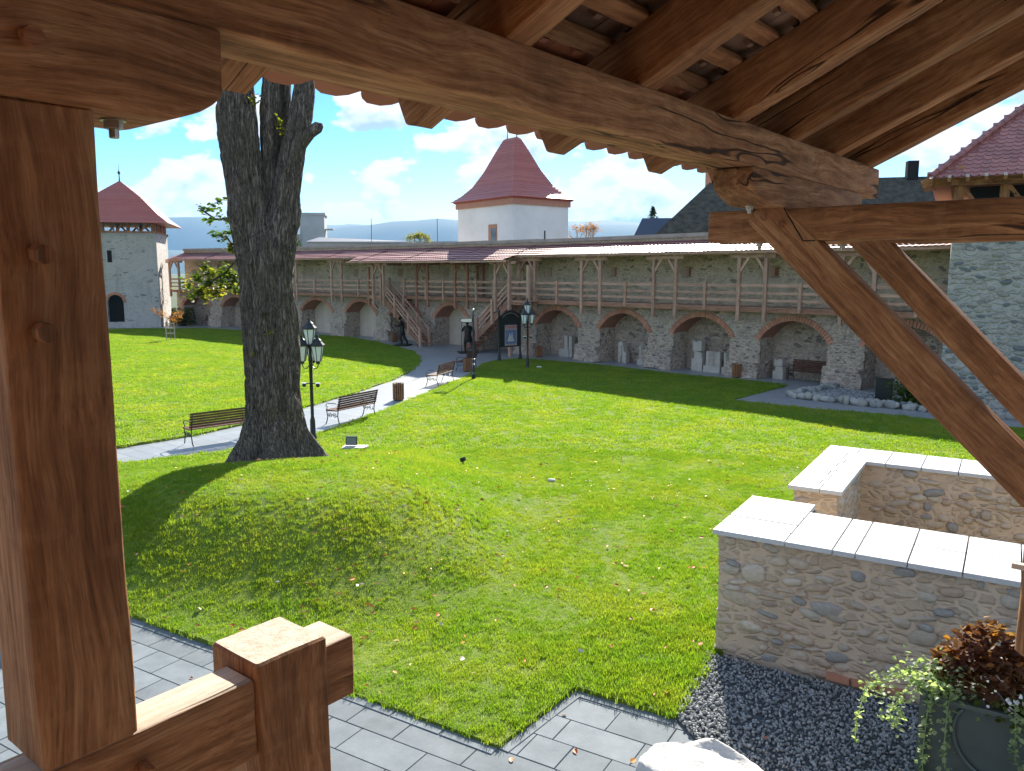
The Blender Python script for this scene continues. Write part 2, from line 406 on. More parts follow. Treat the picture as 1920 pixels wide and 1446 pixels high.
class MB:
    def __init__(s): s.v = []; s.f = []
    def add(s, vs, fs):
        k = len(s.v); s.v += [tuple(v) for v in vs]; s.f += [tuple(i + k for i in f) for f in fs]; return s
    def box(s, c, d, M=None):
        x, y, z = d[0] / 2, d[1] / 2, d[2] / 2
        vs = [Vector((c[0] + i * x, c[1] + j * y, c[2] + k * z)) for i in (-1, 1) for j in (-1, 1) for k in (-1, 1)]
        if M is not None: vs = [M @ v for v in vs]
        return s.add(vs, [(0, 1, 3, 2), (4, 6, 7, 5), (0, 4, 5, 1), (2, 3, 7, 6), (0, 2, 6, 4), (1, 5, 7, 3)])
    def bar(s, a, b, w, h, up=(0, 0, 1)):
        a = Vector(a); b = Vector(b); x = (b - a); L = x.length; x.normalize()
        u = Vector(up); y = u.cross(x)
        if y.length < 1e-4: y = Vector((0, 1, 0)).cross(x)
        y.normalize(); z = x.cross(y)
        vs = [a + x * (L * i) + y * (w / 2 * j) + z * (h / 2 * k) for i in (0, 1) for j in (-1, 1) for k in (-1, 1)]
        return s.add(vs, [(0, 1, 3, 2), (4, 6, 7, 5), (0, 4, 5, 1), (2, 3, 7, 6), (0, 2, 6, 4), (1, 5, 7, 3)])
    def tube(s, pts, rad, n=8, cap=True):
        pts = [Vector(p) for p in pts]; rs = rad if isinstance(rad, (list, tuple)) else [rad] * len(pts)
        k = len(s.v); ref = None
        for i, p in enumerate(pts):
            t = (pts[min(i + 1, len(pts) - 1)] - pts[max(i - 1, 0)])
            if t.length < 1e-9: t = Vector((0, 0, 1))
            t.normalize()
            if ref is None: ref = Vector((1, 0, 0)) if abs(t.x) < .8 else Vector((0, 1, 0))
            u = (ref - t * ref.dot(t)).normalized(); ref = u; w = t.cross(u)
            for j in range(n):
                a = 2 * math.pi * j / n
                s.v.append(tuple(p + (u * math.cos(a) + w * math.sin(a)) * rs[i]))
        for i in range(len(pts) - 1):
            for j in range(n):
                s.f.append((k + i * n + j, k + i * n + (j + 1) % n, k + (i + 1) * n + (j + 1) % n, k + (i + 1) * n + j))
        if cap:
            s.f.append(tuple(k + j for j in range(n - 1, -1, -1))); e = k + (len(pts) - 1) * n
            s.f.append(tuple(e + j for j in range(n)))
        return s
    def lathe(s, c, prof, n=12):
        pts = [(c[0], c[1], c[2] + z) for r, z in prof]; k = len(s.v)
        for (r, z) in prof:
            for j in range(n):
                a = 2 * math.pi * (j + .5) / n; s.v.append((c[0] + r * math.cos(a), c[1] + r * math.sin(a), c[2] + z))
        for i in range(len(prof) - 1):
            for j in range(n):
                s.f.append((k + i * n + j, k + i * n + (j + 1) % n, k + (i + 1) * n + (j + 1) % n, k + (i + 1) * n + j))
        s.f.append(tuple(k + j for j in range(n - 1, -1, -1))); e = k + (len(prof) - 1) * n
        s.f.append(tuple(e + j for j in range(n)))
        return s
    def prism(s, poly, A, B):
        """poly: list of 3-D points (one end); extruded by vector B-A given as a single vector A (B ignored)"""
        n = len(poly); k = len(s.v); A = Vector(A)
        s.v += [tuple(Vector(p)) for p in poly] + [tuple(Vector(p) + A) for p in poly]
        for i in range(n): s.f.append((k + i, k + (i + 1) % n, k + n + (i + 1) % n, k + n + i))
        s.f.append(tuple(k + i for i in range(n - 1, -1, -1))); s.f.append(tuple(k + n + i for i in range(n)))
        return s
    def mesh(s, name):
        m = bpy.data.meshes.new(name); m.from_pydata(s.v, [], s.f); m.update(); return m


def fixn(me):
    bm = bmesh.new(); bm.from_mesh(me); bmesh.ops.recalc_face_normals(bm, faces=bm.faces); bm.to_mesh(me); bm.free()


def tag(o, label=None, cat=None, group=None, kind=None):
    for k, v in (('label', label), ('category', cat), ('group', group), ('kind', kind)):
        if v: o[k] = v
    return o


def thing(name, loc, label, cat, group=None, rz=0.0):
    o = bpy.data.objects.new(name, None); COL.objects.link(o); o.empty_display_size = .2
    M = Matrix.Translation(Vector(loc)) @ Matrix.Rotation(rz, 4, 'Z')
    o.matrix_basis = M; WM[o.name] = M
    return tag(o, label, cat, group)


def link(o, parent, M):
    """M: matrix in world space"""
    COL.objects.link(o)
    if parent is not None:
        o.parent = parent; o.matrix_basis = WM[parent.name].inverted() @ M
    else: o.matrix_basis = M
    WM[o.name] = M
    return o


def obj(name, mb, m, parent=None, frame=None, smooth=False, local=False, fix=True):
    """mb in world coords (frame=None: object origin placed at parent's; frame given: vertices are moved into that frame).
    local=True: vertices are already in the frame's (or parent's) local space"""
    F = frame if frame is not None else (WM[parent.name] if parent is not None else Matrix.Identity(4))
    me = mb if isinstance(mb, bpy.types.Mesh) else mb.mesh(name)
    if not local: me.transform(F.inverted())
    if fix: fixn(me)
    if smooth: me.shade_smooth()
    if m is not None and not me.materials: me.materials.append(m)
    o = bpy.data.objects.new(name, me)
    return link(o, parent, F)


def inst(name, me, parent, M):
    return link(bpy.data.objects.new(name, me), parent, M)


def copy_tree(o, M, label=None, parent=None):
    c = o.copy(); COL.objects.link(c)
    if parent is None:
        c.matrix_basis = M; WM[c.name] = M
        if label: c['label'] = label
    else: c.parent = parent
    for ch in list(o.children): copy_tree(ch, None, None, c)
    return c


def frame_x(a, b, up=(0, 0, 1)):
    a = Vector(a); b = Vector(b); x = (b - a).normalized(); y = Vector(up).cross(x)
    if y.length < 1e-4: y = Vector((0, 1, 0)).cross(x)
    y.normalize(); z = x.cross(y)
    return Matrix(((x.x, y.x, z.x, a.x), (x.y, y.y, z.y, a.y), (x.z, y.z, z.z, a.z), (0, 0, 0, 1)))


def timber(name, a, b, w, h, m, parent=None, up=(0, 0, 1), wob=.0035, bev=.006, step=.05, seed=0.0, endr=.0):
    """hand-hewn squared timber from a to b (centre line); w across, h along up; object x runs along the grain"""
    F = frame_x(a, b, up); L = (Vector(b) - Vector(a)).length
    n = max(2, int(L / step)); ring = []
    hw, hh = w / 2, h / 2
    for (sx, sy) in ((1, 1), (-1, 1), (-1, -1), (1, -1)):
        c = [(sx * hw, sy * (hh - bev)), (sx * (hw - bev * .35), sy * (hh - bev * .35)), (sx * (hw - bev), sy * hh)]
        if sx * sy < 0: c = c[::-1]
        ring += c
    # side subdivisions
    R2 = []
    for i, p in enumerate(ring):
        R2.append(p); q = ring[(i + 1) % len(ring)]
        dd = math.dist(p, q)
        if dd > bev * 3:
            for k in (1, 2, 3): R2.append((p[0] + (q[0] - p[0]) * k / 4, p[1] + (q[1] - p[1]) * k / 4))
    k = len(R2); v = []; f = []
    xs = [0, bev] + [L * i / n for i in range(1, n)] + [L - bev, L]
    for i, x in enumerate(xs):
        sc = 1 - bev / max(hw, hh) if i in (0, len(xs) - 1) else 1
        for (y, z) in R2:
            q = Vector((x * 2.2 + seed * 7, y * 6 + seed * 3, z * 6))
            nv = noise.noise_vector(q) * wob + noise.noise_vector(q * 4) * wob * .35
            v.append((x + nv.x * .3, y * sc + nv.y, z * sc + nv.z))
    for i in range(len(xs) - 1):
        for j in range(k): f.append((i * k + j, i * k + (j + 1) % k, (i + 1) * k + (j + 1) % k, (i + 1) * k + j))
    f.append(tuple(range(k - 1, -1, -1))); e = (len(xs) - 1) * k; f.append(tuple(e + j for j in range(k)))
    mb = MB(); mb.v = v; mb.f = f
    o = obj(name, mb, m, parent, F, True, True)
    try: o.data.set_sharp_from_angle(angle=R(35))
    except Exception: pass
    return o


def pole(name, a, b, w, h, m, parent, up=(0, 0, 1)):
    """plain squared stick with its own grain-aligned frame"""
    F = frame_x(a, b, up); L = (Vector(b) - Vector(a)).length
    return obj(name, MB().box((L / 2, 0, 0), (L, w, h)), m, parent, F, False, True, fix=False)


def profile(name, pts, y0, y1, m, parent, F, bev=.006, sub=True):
    """outline pts in (x,z) extruded y0..y1 in frame F, edges bevelled, slight wobble"""
    me = MB().prism([(x, y0, z) for x, z in pts], (0, y1 - y0, 0), None).mesh(name)
    bm = bmesh.new(); bm.from_mesh(me); bmesh.ops.recalc_face_normals(bm, faces=bm.faces)
    if bev: bmesh.ops.bevel(bm, geom=bm.edges[:], offset=bev, segments=2, profile=.5, affect='EDGES')
    bm.to_mesh(me); bm.free()
    o = obj(name, me, m, parent, F, True, True, fix=False)
    try: me.set_sharp_from_angle(angle=R(30))
    except Exception: pass
    return o


def pebble(seed, n=1, flat=.6, bump_=.18):
    bm = bmesh.new(); bmesh.ops.create_icosphere(bm, subdivisions=n, radius=.5)
    for v in bm.verts:
        k = 1 + noise.noise(v.co * 2.2 + Vector((seed * 9.1, seed, 0))) * bump_ * 2
        v.co *= k
        v.co.x = math.copysign(abs(v.co.x) ** .85, v.co.x) * .93; v.co.z = math.copysign(abs(v.co.z) ** .8, v.co.z) * .9
        v.co.y *= flat
    me = bpy.data.meshes.new('stone'); bm.to_mesh(me); bm.free(); me.shade_smooth(); return me


# ================================================================ GROUND
GRASSZ = .03
left_lawn = [(-46, 66), (-31.9, 64.3), (-25.5, 64.9), (-21, 62.6), (-16.3, 59.6), (-11.7, 56.2), (-9.0, 52.6), (-7.2, 49.0), (-5.7, 45.8), (-4.9, 42.6), (-4.65, 39.2),
             (-4.7, 36.2), (-5.0, 33.8), (-5.6, 31.2), (-6.24, 28.9), (-7.1, 26.3), (-7.89, 23.8), (-8.8, 22.0), (-10.14, 20.35), (-13, 18.1), (-17, 16), (-46, 12)]
right_lawn = [(-9.3, 18.4), (-8.18, 19.2), (-6.6, 20.5), (-5.5, 22.1), (-4.8, 24.0), (-4.1, 26.3), (-3.4, 29.2), (-2.7, 32.0), (-2.0, 34.6), (-1.74, 37.0), (-1.5, 39.4), (-.9, 41.0), (.2, 41.9), (1.3, 41.6),
              (2.7, 40.3), (6.63, 36.5), (8.9, 34.1), (11.1, 31.9), (7.75, 28.05), (11.06, 25.5), (14.03, 23.5), (19.5, 19.6), (24, 8), (11.05, 3.74), (2.62, 9.02), (2.36, 8.90), (1.64, 7.56), (.69, 8.14), (-.13, 7.06),
              (-1.72, 8.05), (-3.7, 9.2), (-5.15, 10.07), (-12, 14.2), (-13, 16.5)]


def ss(a, b, x):
    t = min(1, max(0, (x - a) / (b - a))); return t * t * (3 - 2 * t)


def hz(x, y):
    """height of the lawn: the mound the lime tree stands on"""
    dx, dy = x + 3.4, y - 13.6
    ang = math.atan2(dy, dx); sa = max(0, math.sin(ang))
    rx, ry = (4.1 if dx > 0 else 7.6), (7.0 if dy > 0 else 4.2)
    r = math.hypot(dx / rx, dy / ry) * (1 + .05 * math.sin(3 * ang + 1))
    h = .98 * (1 - ss(.28 - .30 * sa, 1.0, r))
    h += .05 * noise.noise(Vector((x * .35, y * .35, 0))) * (1 if h < .05 else 1.4)
    return GRASSZ + h + .02


def inside(P, poly):
    x, y = P[:, 0], P[:, 1]; c = np.zeros(len(P), bool); n = len(poly)
    for i in range(n):
        x1, y1 = poly[i]; x2, y2 = poly[(i + 1) % n]
        if y1 == y2: continue
        k = ((y1 > y) != (y2 > y)) & (x < (x2 - x1) * (y - y1) / (y2 - y1) + x1); c ^= k
    return c


def dense(poly, st):
    out = []
    for i, p in enumerate(poly):
        q = poly[(i + 1) % len(poly)]; L = math.dist(p, q); n = max(1, int(L / st))
        out += [(p[0] + (q[0] - p[0]) * k / n, p[1] + (q[1] - p[1]) * k / n) for k in range(n)]
    return out


def lawn(name, poly, st, label_kind='structure'):
    b = dense(poly, st * 1.5)
    P = np.array(poly); x0, y0 = P.min(0); x1, y1 = P.max(0)
    gx, gy = np.meshgrid(np.arange(x0, x1, st), np.arange(y0, y1, st)); G = np.stack([gx.ravel(), gy.ravel()], 1)
    G += rng.uniform(-.05, .05, G.shape); G = G[inside(G, poly)]
    vs = [Vector(p) for p in b] + [Vector(p) for p in G]; nb = len(b)
    r = delaunay_2d_cdt(vs, [(i, (i + 1) % nb) for i in range(nb)], [], 1, 1e-4)
    # keep triangles whose centre is inside
    V, Fc = r[0], r[2]
    C = np.array([[sum(V[i].x for i in f) / len(f), sum(V[i].y for i in f) / len(f)] for f in Fc])
    ok = inside(C, poly)
    mb = MB(); mb.v = [(v.x, v.y, hz(v.x, v.y)) for v in V]; mb.f = [tuple(f) for f, k in zip(Fc, ok) if k]
    k = len(mb.v)
    for i in range(nb):   # a short skirt down to the paving
        p, q = b[i], b[(i + 1) % nb]
        mb.add([(p[0], p[1], hz(*p)), (q[0], q[1], hz(*q)), (q[0], q[1], -.02), (p[0], p[1], -.02)], [(0, 1, 2, 3)])
    o = obj(name, mb, M_LAWN, None, None, True, fix=False)
    bm = bmesh.new(); bm.from_mesh(o.data); 
    for f in bm.faces:
        if f.normal.z < -.1: f.normal_flip()
    bm.to_mesh(o.data); bm.free()
    return tag(o, kind='structure')


def sheet(name, pts, z, m):
    mb = MB(); mb.v = [(x, y, z) for x, y in pts]; mb.f = [tuple(range(len(pts)))]
    return tag(obj(name, mb, m, fix=False), kind='structure')


sheet('ground', [(-7300, -280), (7300, -280), (7300, 8200), (-7300, 8200)], -.06, simple('field_green', (.06, .085, .03), .95, 0, .4, .004))
sheet('paved_path', [(-48, -8), (30, -8), (30, 34), (14, 45), (0, 60), (-48, 90)], 0.0, M_PAVE)
lawn('lawn_left', left_lawn, 1.0); lawn('lawn', right_lawn, .35)

# near paving: individual slabs, aligned with the lawn edge
U1 = Vector((.857, -.515)); U2 = Vector((.515, .857))
pav = tag(obj('pavement', MB().add([(-13, 2.5, .004), (7, 2.5, .004), (7, 12, .004), (-13, 16, .004)], [(0, 1, 2, 3)]), simple('joint_mortar', (.13, .14, .14), .95, 0, .2, 20), fix=False), kind='structure')
O2 = Vector((-.13, 7.06))
near_edge = [(1.64, 7.56), (.69, 8.14), (-.13, 7.06), (-1.72, 8.05), (-3.7, 9.2), (-5.15, 10.07), (-12, 14.2), (-12, 2.6), (7, 2.6), (7.2, 3.6), (2.2, 6.3)]


def bevbox(name, c, dims, bev=.004):
    me = MB().box((0, 0, 0), dims).mesh(name)
    bm = bmesh.new(); bm.from_mesh(me); bmesh.ops.bevel(bm, geom=[e for e in bm.edges if e.verts[0].co.z > 0 and e.verts[1].co.z > 0], offset=bev, segments=1, affect='EDGES')
    bm.to_mesh(me); bm.free(); fixn(me); return me


slab_meshes = {}
def slab(px, py, w, l, ang, z, th, m, parent, jit=.002, name='slab'):
    key = (name, round(w, 2), round(l, 2))
    if key not in slab_meshes:
        me = bevbox(name, (0, 0, 0), (round(w, 2) - .008, round(l, 2) - .008, th)); me.materials.append(m); slab_meshes[key] = me
    M = Matrix.Translation((px, py, z + random.uniform(-jit, jit))) @ Matrix.Rotation(ang, 4, 'Z') @ Matrix.Rotation(random.uniform(-.003, .003), 4, 'X')
    return inst(name, slab_meshes[key], parent, M)


angU = math.atan2(U1.y, U1.x)
ns = 0
for r_ in range(-14, 14):
    s = -14.0 + (r_ * .37) % .8
    hgt = .40
    while s < 9:
        w = random.choice([.4, .6, .6, .8])
        c = O2 + U1 * (s + w / 2) + U2 * ((r_ + .5) * hgt)
        corners = [O2 + U1 * (s + a * w) + U2 * ((r_ + b_) * hgt) for a in (0, 1) for b_ in (0, 1)]
        C = np.array([[p.x, p.y] for p in corners] + [[c.x, c.y]])
        if inside(C, near_edge).sum() >= 1 and c.y > 4.2 and abs(c.x) < c.y * .78 + .3:
            slab(c.x, c.y, w, hgt, angU, .0, .03, M_SLAB, pav); ns += 1
        s += w
# border strips along the grass
for p, q in zip(near_edge[:5], near_edge[1:6]):
    p, q = Vector(p), Vector(q); L = (q - p).length; t_ = (q - p) / L; nrm = Vector((-t_.y, t_.x))
    n = max(1, round(L / .62))
    for i in range(n):
        c = p + t_ * (L * (i + .5) / n) + nrm * .06
        slab(c.x, c.y, L / n, .12, math.atan2(t_.y, t_.x), .008, .03, M_SLAB, pav, .001)

# gravel bed under the stone enclosure
e1 = Vector((.85, -.53)).normalized(); e2 = Vector((.53, .85)).normalized(); C1 = Vector((2.32, 8.97))
def EN(s, t): return C1 + e1 * s + e2 * t
gravel_poly = [(1.66, 7.56), (2.30, 8.95), (7.8, 5.5), (6.2, 2.9), (3.0, 5.4), (2.05, 6.3)]
sheet('gravel_bed', gravel_poly, .045, M_GRAVELB)


def scatter(name, P, variants, scl, kind='stuff', flat=False):
    """one object: instances of small variant meshes on points (geometry nodes). P: (n,3), scl: (n,)"""
    me = bpy.data.meshes.new(name); me.vertices.add(len(P)); me.vertices.foreach_set('co', P.astype(np.float32).ravel())
    at = me.attributes.new('scl', 'FLOAT', 'POINT'); at.data.foreach_set('value', scl.astype(np.float32))
    rt = me.attributes.new('rot', 'FLOAT_VECTOR', 'POINT')
    rr = np.zeros((len(P), 3)); rr[:, 2] = rng.uniform(0, 6.28, len(P))
    if flat: rr[:, 0] = rng.uniform(-.6, .6, len(P)); rr[:, 1] = rng.uniform(-.6, .6, len(P))
    else: rr[:, 0] = rng.uniform(-.2, .2, len(P)); rr[:, 1] = rng.uniform(-.2, .2, len(P))
    rt.data.foreach_set('vector', rr.astype(np.float32).ravel()); me.update()
    o = bpy.data.objects.new(name, me); COL.objects.link(o); tag(o, kind=kind)
    vc = bpy.data.collections.new(name + '_variants')
    for i, vm in enumerate(variants): vc.objects.link(bpy.data.objects.new(name + '_variant', vm))
    g = bpy.data.node_groups.new(name, 'GeometryNodeTree')
    g.interface.new_socket('Geometry', in_out='INPUT', socket_type='NodeSocketGeometry')
    g.interface.new_socket('Geometry', in_out='OUTPUT', socket_type='NodeSocketGeometry')
    gi = g.nodes.new('NodeGroupInput'); go = g.nodes.new('NodeGroupOutput')
    ip = g.nodes.new('GeometryNodeInstanceOnPoints'); ci = g.nodes.new('GeometryNodeCollectionInfo')
    ci.inputs['Collection'].default_value = vc; ci.inputs['Separate Children'].default_value = True; ci.inputs['Reset Children'].default_value = True
    a1 = g.nodes.new('GeometryNodeInputNamedAttribute'); a1.data_type = 'FLOAT'; a1.inputs['Name'].default_value = 'scl'
    a2 = g.nodes.new('GeometryNodeInputNamedAttribute'); a2.data_type = 'FLOAT_VECTOR'; a2.inputs['Name'].default_value = 'rot'
    L = g.links.new
    L(gi.outputs[0], ip.inputs['Points']); L(ci.outputs[0], ip.inputs['Instance']); ip.inputs['Pick Instance'].default_value = True
    L(a1.outputs['Attribute'], ip.inputs['Scale']); L(a2.outputs['Attribute'], ip.inputs['Rotation']); L(ip.outputs[0], go.inputs[0])
    md = o.modifiers.new('scatter', 'NODES'); md.node_group = g
    return o


def tuft(seed, n, h, spread, m, wdt=.004):
    r = random.Random(seed); mb = MB()
    for _ in range(n):
        a = r.uniform(0, 6.28); d0 = spread * math.sqrt(r.random()); x, y = d0 * math.cos(a), d0 * math.sin(a)
        hh = h * r.uniform(.5, 1.15); la = r.uniform(0, 6.28); ln = hh * r.uniform(.15, .75); w = wdt * r.uniform(.7, 1.3)
        px, py = -math.sin(la) * w, math.cos(la) * w; lx, ly = math.cos(la) * ln, math.sin(la) * ln
        mb.add([(x - px, y - py, -.01), (x + px, y + py, -.01), (x + px * .8 + lx * .35, y + py * .8 + ly * .35, hh * .6), (x - px * .8 + lx * .35, y - py * .8 + ly * .35, hh * .6), (x + lx, y + ly, hh)],
               [(0, 1, 2, 3), (3, 2, 4)])
    me = mb.mesh('tuft'); me.materials.append(m); return me


def grass_points(poly, dens_fn, n, box, cond=None):
    P = rng.uniform([box[0], box[1]], [box[2], box[3]], (n, 2)); P = P[inside(P, poly)]
    dd = np.hypot(P[:, 0], P[:, 1]); P = P[(np.abs(P[:, 0]) < P[:, 1] * .72 + .5)]; dd = np.hypot(P[:, 0], P[:, 1])
    keep = rng.random(len(P)) < dens_fn(dd, P)
    P = P[keep]; Z = np.array([hz(x, y) for x, y in P]) - .015
    return np.column_stack([P, Z])


near = grass_points(right_lawn, lambda d_, P: np.where(d_ < 20, 1.0, .0), 105000, (-13, 6.5, 13, 20.5))
edge_boost = None
tv = [tuft(i, 34, .062, .085, M_BLADE, .0032) for i in range(5)]
s_ = rng.uniform(.6, 1.0, len(near))
nn = np.array([noise.noise(Vector((p[0] * .9, p[1] * .9, 3))) for p in near])
s_ *= 1 + .45 * nn
dk = (near[:, 0] + 2.6) ** 2 / 8 + (near[:, 1] - 11.6) ** 2 / 2.2 < 1
s_[dk] *= .9
# longer grass by the stone wall corner
cn = (near[:, 0] > .9) & (near[:, 1] < 10) & (near[:, 0] < 2.6); s_[cn] *= 1.35
scatter('lawn_grass', near, tv, s_)
far1 = grass_points(right_lawn, lambda d_, P: (d_ > 19.6) * np.clip(1.5 - d_ / 60, .6, 1), 90000, (-14, 7, 21, 42))
scatter('lawn_grass', far1, [tuft(20 + i, 34, .06, .16, M_BLADE, .007) for i in range(4)], rng.uniform(.6, 1.1, len(far1)))
far2 = grass_points(left_lawn, lambda d_, P: np.ones(len(d_)), 70000, (-34, 18, -4, 65))
scatter('lawn_grass', far2, [tuft(40 + i, 34, .06, .2, M_BLADE, .009) for i in range(4)], rng.uniform(.6, 1.15, len(far2)))

gp = rng.uniform([1.5, 2.8], [7.8, 9], (42000, 2)); gp = gp[inside(gp, gravel_poly)]
pv = []
for i in range(5):
    me = pebble(i + 3.3, 1, .62, .25); me.materials.append(M_GRAVEL); pv.append(me)
scatter('gravel', np.column_stack([gp, rng.uniform(.045, .065, len(gp))]), pv, rng.uniform(.018, .044, len(gp)), flat=True)

# fallen leaves
def fallen(n, poly, box, f):
    mb = MB(); P = rng.uniform([box[0], box[1]], [box[2], box[3]], (n, 2)); P = P[inside(P, poly)]
    for x, y in P:
        z = f(x, y); a = random.uniform(0, 6.28); s = random.uniform(.020, .046); c = random.uniform(.3, 1.0)
        T = Matrix.Translation((x, y, z)) @ Matrix.Rotation(a, 4, 'Z') @ Matrix.Rotation(random.uniform(-.7, .7), 4, 'X')
        pts = [(-s, 0, 0), (-s * .3, s * .7, s * .5 * c), (s * .7, s * .45, s * .3 * c), (s * 1.1, 0, .0), (s * .6, -s * .5, s * .35 * c), (-s * .4, -s * .6, s * .4 * c)]
        mb.add([T @ Vector(p) for p in pts], [(0, 1, 2, 3), (0, 3, 4, 5)])
    return mb
mb = fallen(430, right_lawn, (-8, 7, 8, 20), lambda x, y: hz(x, y) + .045)
for x, y, n in ((-4, 15, 60), (-.5, 12.5, 40), (-2.2, 10.5, 60)):
    for _ in range(n):
        px, py = x + random.gauss(0, 1.2), y + random.gauss(0, 1.0)
        if inside(np.array([[px, py]]), right_lawn)[0]:
            s = random.uniform(.02, .045); z = hz(px, py) + .045
            mb.add([(px - s, py, z), (px, py + s * .7, z + s * .4), (px + s, py, z), (px, py - s * .6, z + s * .3)], [(0, 1, 2, 3)])
m2 = fallen(60, near_edge, (-6, 5, 4, 11), lambda x, y: .022); mb.add(m2.v, m2.f)
m2 = fallen(16, gravel_poly, (1, 3, 7, 9), lambda x, y: .085); mb.add(m2.v, m2.f)
tag(obj('fallen_leaves', mb, M_FALL, fix=False), kind='stuff')

# ================================================================ FORTIFIED WALL WITH ARCADE
Q = [(-29.314, 70.382), (-24.931, 67.721), (-20.679, 64.668), (-16.562, 61.328), (-12.386, 57.615), (-8.686, 54.102), (-5.357, 50.796), (-2.138, 47.499), (0.806, 44.422), (3.948, 41.097), (7.015, 37.835), (10.064, 34.6), (13.117, 31.392), (16.2, 28.2)]
NB = len(Q) - 1
def bay(i):
    p, q = Vector(Q[i]), Vector(Q[i + 1]); L = (q - p).length; t_ = (q - p) / L; n = Vector((t_.y, -t_.x))
    if n.y > 0: n = -n
    return p, t_, n, L
def WP(i, s, n_, z):
    p, t_, n, L = bay(i); q = p + t_ * s + n * n_; return Vector((q.x, q.y, z))
def BF(i):   # frame: x along wall, y = inward (away from court), z up
    p, t_, n, L = bay(i); return Matrix(((t_.x, -n.x, 0, p.x), (t_.y, -n.y, 0, p.y), (0, 0, 1, 0), (0, 0, 0, 1)))


wall = thing('courtyard_wall', (Q[6][0], Q[6][1], 0), 'long rubble stone fortress wall pierced by a row of brick-edged arches, behind the wooden gallery', 'wall')
SPR, RISE = 1.74, .80
NICHE = {2: 1, 5: 1, 6: 2}   # plastered backs
for i in range(NB):
    p, t_, n, L = bay(i); F = BF(i); mid = L * .505; ho = L * .382; hi = ho - .22
    Rr = (hi * hi + RISE * RISE) / (2 * RISE); cz = SPR + RISE - Rr
    def az(x, rr, cz=cz, mid=mid): return cz + math.sqrt(max(0, rr * rr - (x - mid) ** 2))
    D = 1.15; TOP = 3.02
    # front wall face with the arch cut out, wall solid at piers
    mb = MB(); N = 18; xs = [mid - hi + 2 * hi * k / N for k in range(N + 1)]
    def cell(x0, z00, z01, x1, z10, z11, y0=0.0):
        mb.add([(x0, y0, z00), (x1, y0, z10), (x1, y0, z11), (x0, y0, z01)], [(0, 1, 2, 3)])
    def grid(x0, x1, z0, z1, y, nx, nz, amp=.03):
        k = len(mb.v)
        for a in range(nx + 1):
            for b_ in range(nz + 1):
                x = x0 + (x1 - x0) * a / nx; z = z0 + (z1 - z0) * b_ / nz
                mb.v.append((x, y - amp * noise.noise(Vector((x * 2 + i * 9, z * 3, 1))), z))
        for a in range(nx):
            for b_ in range(nz):
                q = k + a * (nz + 1) + b_; mb.f.append((q, q + nz + 1, q + nz + 2, q + 1))
    xl, xr = mid - hi, mid + hi
    grid(0, xl, 0, SPR, 0, 4, 8); grid(xr, L, 0, SPR, 0, 4, 8)
    cell(0, SPR, TOP, xl, SPR, TOP); cell(xr, SPR, TOP, L, SPR, TOP)
    for k in range(N): cell(xs[k], az(xs[k], Rr), TOP, xs[k + 1], az(xs[k + 1], Rr), TOP)
    # jambs
    mb.add([(xl, 0, 0), (xl, D, 0), (xl, D, SPR), (xl, 0, SPR)], [(0, 1, 2, 3)]); mb.add([(xr, 0, 0), (xr, D, 0), (xr, D, SPR), (xr, 0, SPR)], [(3, 2, 1, 0)])
    obj('arcade_front', mb, M_RUB, wall, F, False, True, fix=False)
    mb = MB()
    mb.add([(xl - .05, D, 0), (xr + .05, D, 0), (xr + .05, D, 2.9), (xl - .05, D, 2.9)], [(0, 1, 2, 3)])
    obj('niche_back', mb, M_PLASTER if i in (3, 4, 5, 6) else M_RUB, wall, F, False, True, fix=False)
    mb = MB()
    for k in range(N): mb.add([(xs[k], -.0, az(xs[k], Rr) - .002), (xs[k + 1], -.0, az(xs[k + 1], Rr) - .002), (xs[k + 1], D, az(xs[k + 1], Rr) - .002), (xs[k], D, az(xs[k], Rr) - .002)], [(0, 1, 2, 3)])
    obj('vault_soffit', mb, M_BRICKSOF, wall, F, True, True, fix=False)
    # bricks of the ring, one wedge each, joined per arch
    mb = MB(); a0 = math.asin(min(1, hi / Rr)); nbk = 30; Ro = Rr + .225
    for k in range(nbk):
        g0 = -a0 - .06 + (2 * a0 + .12) * k / nbk; g1 = -a0 - .06 + (2 * a0 + .12) * (k + .86) / nbk
        pts = []
        for y in (-.05 - random.uniform(0, .015), .06):
            for g, rr in ((g0, Rr - .005), (g1, Rr - .005), (g1, Ro), (g0, Ro)): pts.append((mid + rr * math.sin(g), y, cz + rr * math.cos(g)))
        mb.add(pts, [(0, 1, 2, 3), (0, 4, 5, 1), (1, 5, 6, 2), (2, 6, 7, 3), (3, 7, 4, 0)])
    o = obj('brick_ring', mb, M_BRICK, wall, F, False, True); tag(o, kind='stuff')
    # pier plinth (rough, wider at the foot)
    bm = bmesh.new(); bmesh.ops.create_cube(bm, size=1.0); bmesh.ops.subdivide_edges(bm, edges=bm.edges[:], cuts=5, use_grid_fill=True)
    pw = (L - 2 * hi) * .95 + .12
    for v in bm.verts:
        zz = (v.co.z + .5) * (.80 + .15 * math.sin(i * 2.1)); sc = 1.06 - .10 * (v.co.z + .5)
        q = Vector((v.co.x * pw * sc, v.co.y * .75 * sc, zz)); q += noise.noise_vector(q * 2.3 + Vector((i * 5, 0, 0))) * .08 + noise.noise_vector(q * 6 + Vector((i * 5, 0, 0))) * .03
        v.co = q + Vector((0, .12, 0))
    me = bpy.data.meshes.new('pier_plinth'); bm.to_mesh(me); bm.free()
    obj('pier_plinth', me, M_RUB, wall, F, False, True)
    # proud rubble stones on the piers and spandrels
    mb = MB(); sv = [pebble(k * 1.7 + 11, 1, .5) for k in range(3)]
    base = [([v.co.copy() for v in m_.vertices], [tuple(p_.vertices) for p_ in m_.polygons]) for m_ in sv]
